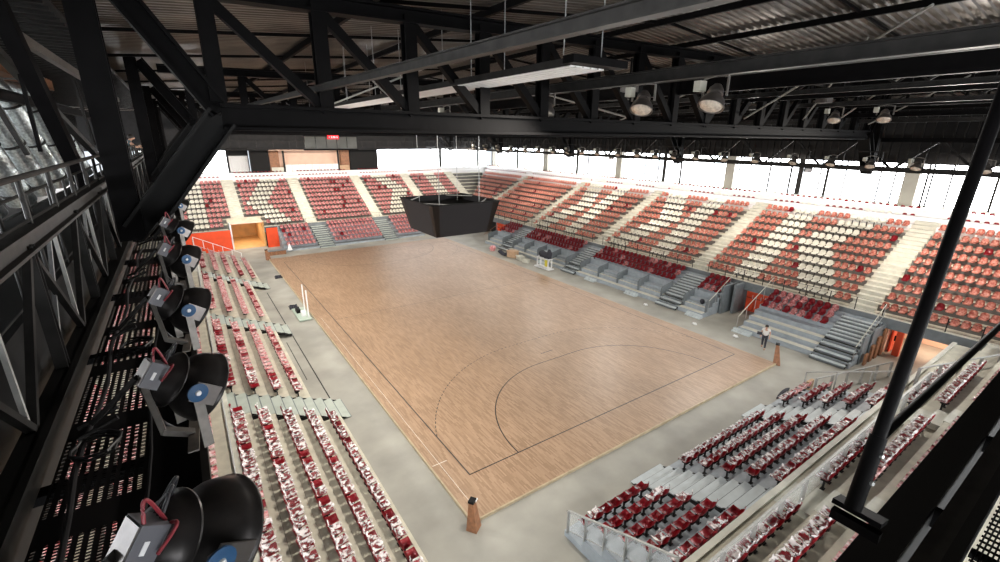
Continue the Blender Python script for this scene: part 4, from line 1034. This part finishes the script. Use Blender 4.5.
for k, (x, y) in enumerate(((12.6, 4.6), (12.9, 9.4), (13.0, 1.6))):
    pts = [(x + .10 * math.cos(j) * (1 + .3 * math.sin(3 * j)), y + .16 * math.sin(j), ZF + .05 + .05 * math.sin(2.3 * j)) for j in range(12)]
    tag(MB().path(pts, .05, 6).build('film_scrap', M['white'], None, True), 'scrap of white film on the concrete by the right stands, %s' % ('beside the first loge', 'beside the second loge', 'by the short grandstand')[k], 'litter')
def box_steps(y, label, x=13.75):
    r = thing('box_steps', (x, y, ZF), label, 'steps')
    MB().span((x, y - .65, ZF), (x + .45, y + .65, -.02)).build('lower_step', M['palestair'], r)
    MB().span((x + .2, y - .65, -.02), (x + .45, y + .65, .12)).build('upper_step', M['palestair'], r)
box_steps(17., 'loose pale steps at the second right loge'); box_steps(11.9, 'loose pale steps at the middle of the long loge row'); box_steps(5.6, 'loose pale steps at the nearest loge by the passage'); box_steps(1.7, 'loose pale steps at the short right grandstand'); box_steps(24.5, 'loose pale steps behind the white trestle')
tag(MB().span((9.2, -4.7, ZF), (9.8, -4.55, .45)).build('plywood_board', M['card']), 'brown board standing at the near stand far end railing', 'board')
bb = MB().path([(8.6 - .35 * k, -4.0 - .03 * k, ZF + .06 + .03 * (k % 2)) for k in range(6)], [.03, .1, .14, .12, .1, .03], 8).build('black_bag', M['dark_cloth'], None, True); tag(bb, 'flat black sack at the far end of the near stand', 'bag')
rb = thing('low_barrier', (-9.8, 44.6, ZF), 'low brown planter box at the far left court corner', 'box')
MB().span((-10.9, 44.3, ZF), (-9.0, 45.0, .35)).build('body', M['rust'], rb); MB().span((-10.95, 44.25, .35), (-8.95, 45.05, .42)).build('lid', M['dboard'], rb)
tag(MB().lathe([(0, .001), (0, .3), (.2, .22), (.7, .06), (.75, .001)], (-8.4, 45.2, Z0), (0, 0, 1), 12).build('film_heap', M['white'], None, True), 'white heap of film on the left corner of the far stand', 'litter')
# ------------------------------------------------------------------ people
def skin_mesh(name, J, E, m, parent, sub=1):
    names = list(J); me = bpy.data.meshes.new(name)
    me.from_pydata([J[k][0] for k in names], [(names.index(a), names.index(b)) for a, b in E], [])
    me.materials.append(m)
    o = bpy.data.objects.new(name, me); C.objects.link(o)
    if parent is not None: o.parent = parent
    bm = bmesh.new(); bm.from_mesh(me)
    ly = bm.verts.layers.skin.verify(); bm.verts.ensure_lookup_table()
    for i, k in enumerate(names):
        r = J[k][1]; bm.verts[i][ly].radius = r if isinstance(r, tuple) else (r, r); bm.verts[i][ly].use_root = (i == 0)
    bm.to_mesh(me); bm.free()
    md = o.modifiers.new('skin', 'SKIN'); md.use_smooth_shade = True
    md = o.modifiers.new('sub', 'SUBSURF'); md.levels = sub; md.render_levels = sub + 1
    return o
def person(loc, rz, label, P, shirt, trousers, sleeve=.55):
    """P: joints; faces +Y"""
    J = {}; E = []
    def j(n, p, r, par=None):
        J[n] = (Vector(p), r)
        if par: E.append((par, n))
    j('pelvis', P['pelvis'], (.13, .10)); j('waist', P['waist'], (.12, .09), 'pelvis'); j('chest', P['chest'], (.145, .10), 'waist'); j('neckbase', P['neck'], .055, 'chest')
    hd = Vector(P['head']); nk = Vector(P['neck'])
    j('chin', nk.lerp(hd, .42), .058, 'neckbase'); j('face', nk.lerp(hd, .9), (.078, .095), 'chin'); j('crown', nk.lerp(hd, 1.5), (.06, .07), 'face')
    f = Vector((0, 1, 0))
    j('nose', J['face'][0] + f * .115 + Vector((0, 0, -.02)), .014, 'face')
    for s, sg in (('l', -1), ('r', 1)):
        j('ear' + s, J['face'][0] + Vector((sg * .085, -.01, 0)), .018, 'face')
        j('sh' + s, P['sh' + s], .058, 'chest'); j('el' + s, P['el' + s], .043, 'sh' + s); j('wr' + s, P['wr' + s], .029, 'el' + s)
        d = (Vector(P['wr' + s]) - Vector(P['el' + s])).normalized(); side = d.cross(Vector((0, .4, 1))).normalized()
        pm = Vector(P['wr' + s]) + d * .07; j('palm' + s, pm, (.036, .02), 'wr' + s)
        for k, (o_, L) in enumerate(((-.033, .075), (-.011, .09), (.011, .085), (.033, .065))):
            k1 = pm + d * .035 + side * o_; k2 = k1 + d * L * .55 + Vector((0, 0, -.008)); k3 = k1 + d * L * .9 + Vector((0, .01, -.03))
            j('fa%s%d' % (s, k), k1, .0095, 'palm' + s); j('fb%s%d' % (s, k), k2, .009, 'fa%s%d' % (s, k)); j('fc%s%d' % (s, k), k3, .008, 'fb%s%d' % (s, k))
        t1 = pm + side * (-.04) - d * .01; j('ta' + s, t1, .012, 'palm' + s); j('tb' + s, t1 + d * .04 - side * .02, .010, 'ta' + s)
        j('hip' + s, P['hip' + s], .088, 'pelvis'); j('kn' + s, P['kn' + s], .06, 'hip' + s); j('an' + s, P['an' + s], .042, 'kn' + s); j('toe' + s, Vector(P['an' + s]) + Vector((0, .15, -.05)), .035, 'an' + s)
    root = thing('person', loc, label, 'person'); root.rotation_euler = (0, 0, rz)
    body = skin_mesh('body', J, E, M['skin'], root)
    g = 1.14
    def sub(keys, edges, m, name, ex={}):
        JJ = {k: (ex.get(k, J[k][0]), tuple(x * g + .008 for x in J[k][1]) if isinstance(J[k][1], tuple) else J[k][1] * g + .008) for k in keys}
        return skin_mesh(name, JJ, edges, m, root)
    ex = {}
    for s in 'lr': ex['el' + s] = J['sh' + s][0].lerp(J['el' + s][0], sleeve)
    sub(['waist', 'pelvis', 'chest', 'neckbase', 'shl', 'shr', 'ell', 'elr'], [('waist', 'pelvis'), ('waist', 'chest'), ('chest', 'neckbase'), ('chest', 'shl'), ('chest', 'shr'), ('shl', 'ell'), ('shr', 'elr')], shirt, 'shirt', {**ex, 'neckbase': J['chest'][0].lerp(J['neckbase'][0], .75)})
    sub(['pelvis', 'hipl', 'hipr', 'knl', 'knr', 'anl', 'anr'], [('pelvis', 'hipl'), ('pelvis', 'hipr'), ('hipl', 'knl'), ('hipr', 'knr'), ('knl', 'anl'), ('knr', 'anr')], trousers, 'trousers')
    for s in 'lr':
        a = J['an' + s][0]; skin_mesh('shoe', {'a': (a + Vector((0, -.03, -.035)), .05), 'b': (a + Vector((0, .09, -.045)), .045), 'c': (a + Vector((0, .18, -.055)), .035)}, [('a', 'b'), ('b', 'c')], M['rust'], root)
    hc = J['face'][0] + Vector((0, -.02, .045))
    MB().lathe([(-.06, .098), (-.02, .108), (.03, .104), (.07, .08), (.095, .045), (.105, .001)], hc, (0, -.25, 1), 18).build('hair', M['hair'], None, True).parent = root
    for sg in (-1, 1):
        MB().box(J['face'][0] + Vector((sg * .033, .098, .015)), (.022, .012, .012)).build('eye', M['hair'], None).parent = root
    MB().box(J['face'][0] + Vector((0, .092, -.062)), (.045, .012, .010)).build('mouth', M['cablered'], None).parent = root
    return root
walk = dict(pelvis=(0, 0, .95), waist=(0, .01, 1.10), chest=(0, .03, 1.30), neck=(0, .04, 1.47), head=(0, .07, 1.60), shl=(-.185, .02, 1.41), shr=(.185, .02, 1.41), ell=(-.25, -.08, 1.15), elr=(.25, .02, 1.13),
            wrl=(-.26, .06, .95), wrr=(.24, .22, 1.02), hipl=(-.09, 0, .90), hipr=(.09, 0, .90), knl=(-.10, .14, .52), knr=(.10, -.02, .50), anl=(-.11, .20, .10), anr=(.11, -.26, .13))
person((12.75, -.45, ZF), 1.9, 'person in white T-shirt and dark trousers walking beside the right grandstand', walk, M['shirt'], M['dark_cloth'])
tag(MB().box((12.45, -.20, .98), (.22, .30, .14), Matrix.Rotation(.4, 3, 'Z')).build('black_case', M['dark_cloth']), 'small black case held by the walking person', 'case')
work = dict(pelvis=(0, 0, .95), waist=(0, .04, 1.10), chest=(0, .12, 1.30), neck=(0, .18, 1.46), head=(0, .26, 1.57), shl=(-.19, .13, 1.41), shr=(.19, .13, 1.41), ell=(-.28, .32, 1.20), elr=(.27, .34, 1.20),
            wrl=(-.10, .42, 1.20), wrr=(.02, .44, 1.24), hipl=(-.09, 0, .90), hipr=(.09, 0, .90), knl=(-.10, .06, .5), knr=(.10, .03, .50), anl=(-.11, .0, .10), anr=(.11, .0, .10))
person((-19.50, 10.6, 11.6), -1.45, 'person in grey-blue shirt and jeans working at the railing between the ducts', work, M['bluegrey'], M['jeans'], .35)

# ------------------------------------------------------------------ seats
def shell_pts(nx, lod=1):
    path = [(-.205, .395, .34), (-.215, .43, .38), (-.19, .445, .41), (-.08, .425, .415), (.06, .42, .415), (.13, .435, .415), (.175, .48, .41), (.20, .56, .41), (.225, .66, .40), (.24, .74, .36), (.25, .785, .29), (.255, .80, .19)]
    if lod == 0: path = [path[i] for i in (0, 2, 4, 6, 8, 10, 11)]
    rows = []
    for y, z, w in path:
        row = []
        for k in range(nx):
            t = -1 + 2 * k / (nx - 1); e = abs(t) ** 3
            back = max(0, min(1, (z - .45) / .2))
            row.append((t * w / 2, y - .06 * e * back, z + .06 * e * (1 - back) * (1 if y > -.2 else .3)))
        rows.append(row)
    return rows
def shell_mesh(name, m, lod=1, thick=.014):
    nx = 7 if lod else 5
    rows = shell_pts(nx, lod); me = bpy.data.meshes.new(name); bm = bmesh.new()
    vs = [[bm.verts.new(p) for p in r] for r in rows]
    for i in range(len(vs) - 1):
        for k in range(nx - 1): bm.faces.new((vs[i][k], vs[i][k + 1], vs[i + 1][k + 1], vs[i + 1][k]))
    if thick: bmesh.ops.solidify(bm, geom=bm.faces[:], thickness=thick)
    bmesh.ops.recalc_face_normals(bm, faces=bm.faces)
    for f in bm.faces: f.smooth = True
    bm.to_mesh(me); bm.free(); me.materials.append(m)
    return me
def wrap_mesh(seed):
    rows = shell_pts(9, 1); me = bpy.data.meshes.new('plastic_wrap'); bm = bmesh.new()
    rnd = random.Random(seed); vs = []
    dz = rnd.uniform(.0, .06)
    for i, r in enumerate(rows):
        row = []
        for k, (x, y, z) in enumerate(r):
            n1 = noise.noise(Vector((x * 9 + seed * 7.1, y * 9, z * 9))); n2 = noise.noise(Vector((x * 11, y * 9 + seed * 3.3, z * 9 + 5)))
            edge = 1 if k in (0, 8) or i in (0, 11) else .5
            row.append(bm.verts.new((x * 1.10 + n2 * .05 * edge, y - .03 + n1 * .05, z + .03 + abs(n2) * .10 * edge + dz * (i > 6))))
        vs.append(row)
    for i in range(len(vs) - 1):
        for k in range(8):
            if rnd.random() > .12: bm.faces.new((vs[i][k], vs[i][k + 1], vs[i + 1][k + 1], vs[i + 1][k]))
    bmesh.ops.delete(bm, geom=[v for v in bm.verts if not v.link_faces], context='VERTS')
    bm.to_mesh(me); bm.free(); me.materials.append(M['film'])
    return me
sh_red = shell_mesh('seat_shell', M['red']); sh_white = shell_mesh('seat_shell', M['seatwhite'])
wraps = [wrap_mesh(k) for k in range(6)]
b = MB(); b.box((0, .02, .20), (.05, .06, .40)); b.box((0, .06, .395), (.30, .22, .03)); b.box((0, .02, .01), (.16, .12, .02))
brk_o = b.build('bracket', M['dgrey']); brk = brk_o.data; bpy.data.objects.remove(brk_o)

bpy.context.view_layer.update()
dg = bpy.context.evaluated_depsgraph_get()
rnd = random.Random(11)
info = []
for S in SEATS:
    side, pos, rot, colr, st, bname, row, idx, tier = S
    px = to_px(pos + V(0, 0, .55))
    vis = False
    if px and -15 < px[0] < 1015 and -10 < px[1] < 585:
        for dz in (.85, .5):
            t = pos + V(0, 0, dz); d = t - EYE
            hit, loc, *_ = scn.ray_cast(dg, EYE + d.normalized() * .05, d.normalized(), distance=d.length - .3)
            if not hit: vis = True; break
    bare = bname == 'near stand, corner block' or bname.startswith('right loge') or rnd.random() < (.22 if tier == 'low' and side != 'far' else .05)
    if bname.startswith('right stand'): bare = rnd.random() < .6
    if bname in ('near stand, corner block',): bare = rnd.random() < .88
    if bname.startswith('right loge'): bare = rnd.random() < .85
    S[4] = 'bare' if bare else 'wrapped'
    info.append((px[2] if px else 1e9, vis, S))
def pick(colr, n):
    c = [x for x in info if x[1] and x[2][3] == colr and not (x[2][6] >= 10)]; c.sort(key=lambda x: x[0])
    return c[:n]
def seat_parts(root, me, wrapped, seed):
    o = bpy.data.objects.new('seat_shell', me); C.objects.link(o); o.parent = root
    o = bpy.data.objects.new('bracket', brk); C.objects.link(o); o.parent = root
    if wrapped:
        o = bpy.data.objects.new('plastic_wrap', wraps[seed]); C.objects.link(o); o.parent = root; o['label'] = 'torn clear plastic film'
REF = {'hi': 'far end', 'lo': ''}
used = set(); labels = {}
for colr, lim in (('red', 300), ('white', 300)):
    for dep, vis, S in pick(colr, lim):
        side, pos, rot, _, st, bname, row, idx, tier = S
        used.add(id(S))
        rname = 'front' if row == 0 else ordinal(row + 1)
        ref = 'near end' if tier == 'up' and side == 'left' else 'left end' if tier == 'up' or side == 'right' else 'stairs'
        if colr == 'red': lab = '%s red seat, %s from the %s, %s row, %s' % ('bare' if st == 'bare' else 'film-wrapped', ordinal(idx), ref, rname, bname)
        else: lab = 'white seat, %s from the left aisle, %s row up, %s' % (ordinal(idx), ordinal(row + 1), bname)
        r = thing('red_stadium_chair' if colr == 'red' else 'white_stadium_chair', pos, lab, 'seat', 'red stand seats' if colr == 'red' else 'white letter seats')
        r.rotation_euler = (0, 0, rot)
        if colr == 'red': seat_parts(r, sh_red, st == 'wrapped', rnd.randrange(6))
        else:
            o = bpy.data.objects.new('seat_shell', sh_white); C.objects.link(o); o.parent = r
            o = bpy.data.objects.new('bracket', brk); C.objects.link(o); o.parent = r
# the rest of the seats
lo = shell_mesh('lo', M['red'], 0, .016)
lv = [v.co.copy() for v in lo.vertices]; lf = [tuple(p.vertices) for p in lo.polygons]
bv = [(-.15, -.05, .38), (.15, -.05, .38), (.15, .20, .38), (-.15, .20, .38), (-.15, .40, .10), (.15, .40, .10)]; bf = [(0, 1, 2, 3)]
bk = [i for i, v in enumerate(lv) if v.z > .50]; bmap = {i: k for k, i in enumerate(bk)}
lvb = [Vector((lv[i].x * .8, lv[i].y, lv[i].z - .05)) for i in bk]; lfb = [tuple(bmap[i] for i in f) for f in lf if all(i in bmap for i in f)]
def crowd(colr, name, label, mats):
    b = MB()
    for dep, vis, S in info:
        if S[3] != colr or id(S) in used: continue
        px = to_px(S[1])
        if not px or not (-60 < px[0] < 1060 and -60 < px[1] < 640): continue
        R = Matrix.Rotation(S[2], 3, 'Z')
        b.cur = 0 if (colr == 'white' or S[4] == 'bare' or (S[8] == 'up' and S[6] >= 10)) else (1 if S[0] == 'right' and S[8] == 'up' else 3 if S[0] in ('leftlow', 'near', 'left') else 2)  # top rows take the bare red: backlit darkness put into their colour
        jx = rnd.uniform(-.012, .012)
        top = S[8] == 'up' and S[6] >= 10 and S[0] in ('right', 'far')
        b.add([S[1] + R @ (v + Vector((jx, 0, 0))) for v in (lvb if top else lv)], lfb if top else lf)
        if top: continue
        b.cur = len(mats) - 1; b.add([S[1] + R @ Vector(v) for v in bv], bf)
    if not b.v: return
    o = b.build(name, mats, None, 'all'); tag(o, label, 'seats', None, 'stuff')
crowd('red', 'red_seats', 'remaining rows of red seats in the far and right stands', [M['red'], M['wrapred'], M['wrapredfar'], M['wrapleft'], M['dgrey']])
crowd('white', 'white_seats', 'remaining white seats forming the smaller letters in the stands', [M['seatwhite'], M['dgrey']])

# ------------------------------------------------------------------ light
w = bpy.data.worlds.new('sky'); scn.world = w; w.use_nodes = True
w.node_tree.nodes['Background'].inputs[0].default_value = (.85, .92, 1, 1); w.node_tree.nodes['Background'].inputs[1].default_value = 1.0
def lamp(p, tgt, e, col=(1, .93, .84), size=.6, name='floodlight_and_fill', spread=PI * .75):
    l = bpy.data.lights.new(name, 'AREA'); l.energy = e; l.color = col; l.size = size; l.shape = 'DISK'; l.spread = spread
    o = bpy.data.objects.new(name, l); C.objects.link(o); o.location = p
    o.rotation_euler = (Vector(tgt) - Vector(p)).to_track_quat('-Z', 'Y').to_euler()
for y in (-6, 5, 16, 27, 38):
    if y > 0: lamp((-16.9, y, 11.7), (2, y + 3, 0), LAMP, size=1.)
    lamp((16.3, y, 11.7), (-2, y + 3, 0), LAMP, size=1.)
    lamp((19.9, y, 11.35), (25.5, y + 1, 4.5), LAMP * 1.0, (1, .90, .80), .6)  # added fill for the upper right tier, placed clear of the gantry fittings
for y in (-4, 8, 20, 32): lamp((-8, y, 14.2), (-17, y, 2), LAMP * 1.0, size=.8)  # fill lights added to brighten the left stand
for x in (-14, -4, 6, 16): lamp((x, 44, 12.6), (x, 56, 5), LAMP * 1.5, (1, .9, .8), .6)  # added fill for the far stand, no fitting hangs here
v = scn.view_settings; v.view_transform = 'Standard'; v.look = 'None'; v.gamma = 1; v.use_curve_mapping = False; v.exposure = EXPO
scn.display_settings.display_device = 'sRGB'
cy = scn.cycles
cy.use_denoising = True; cy.max_bounces = 6; cy.diffuse_bounces = 4; cy.glossy_bounces = 3; cy.transparent_max_bounces = 10; cy.sample_clamp_indirect = 4
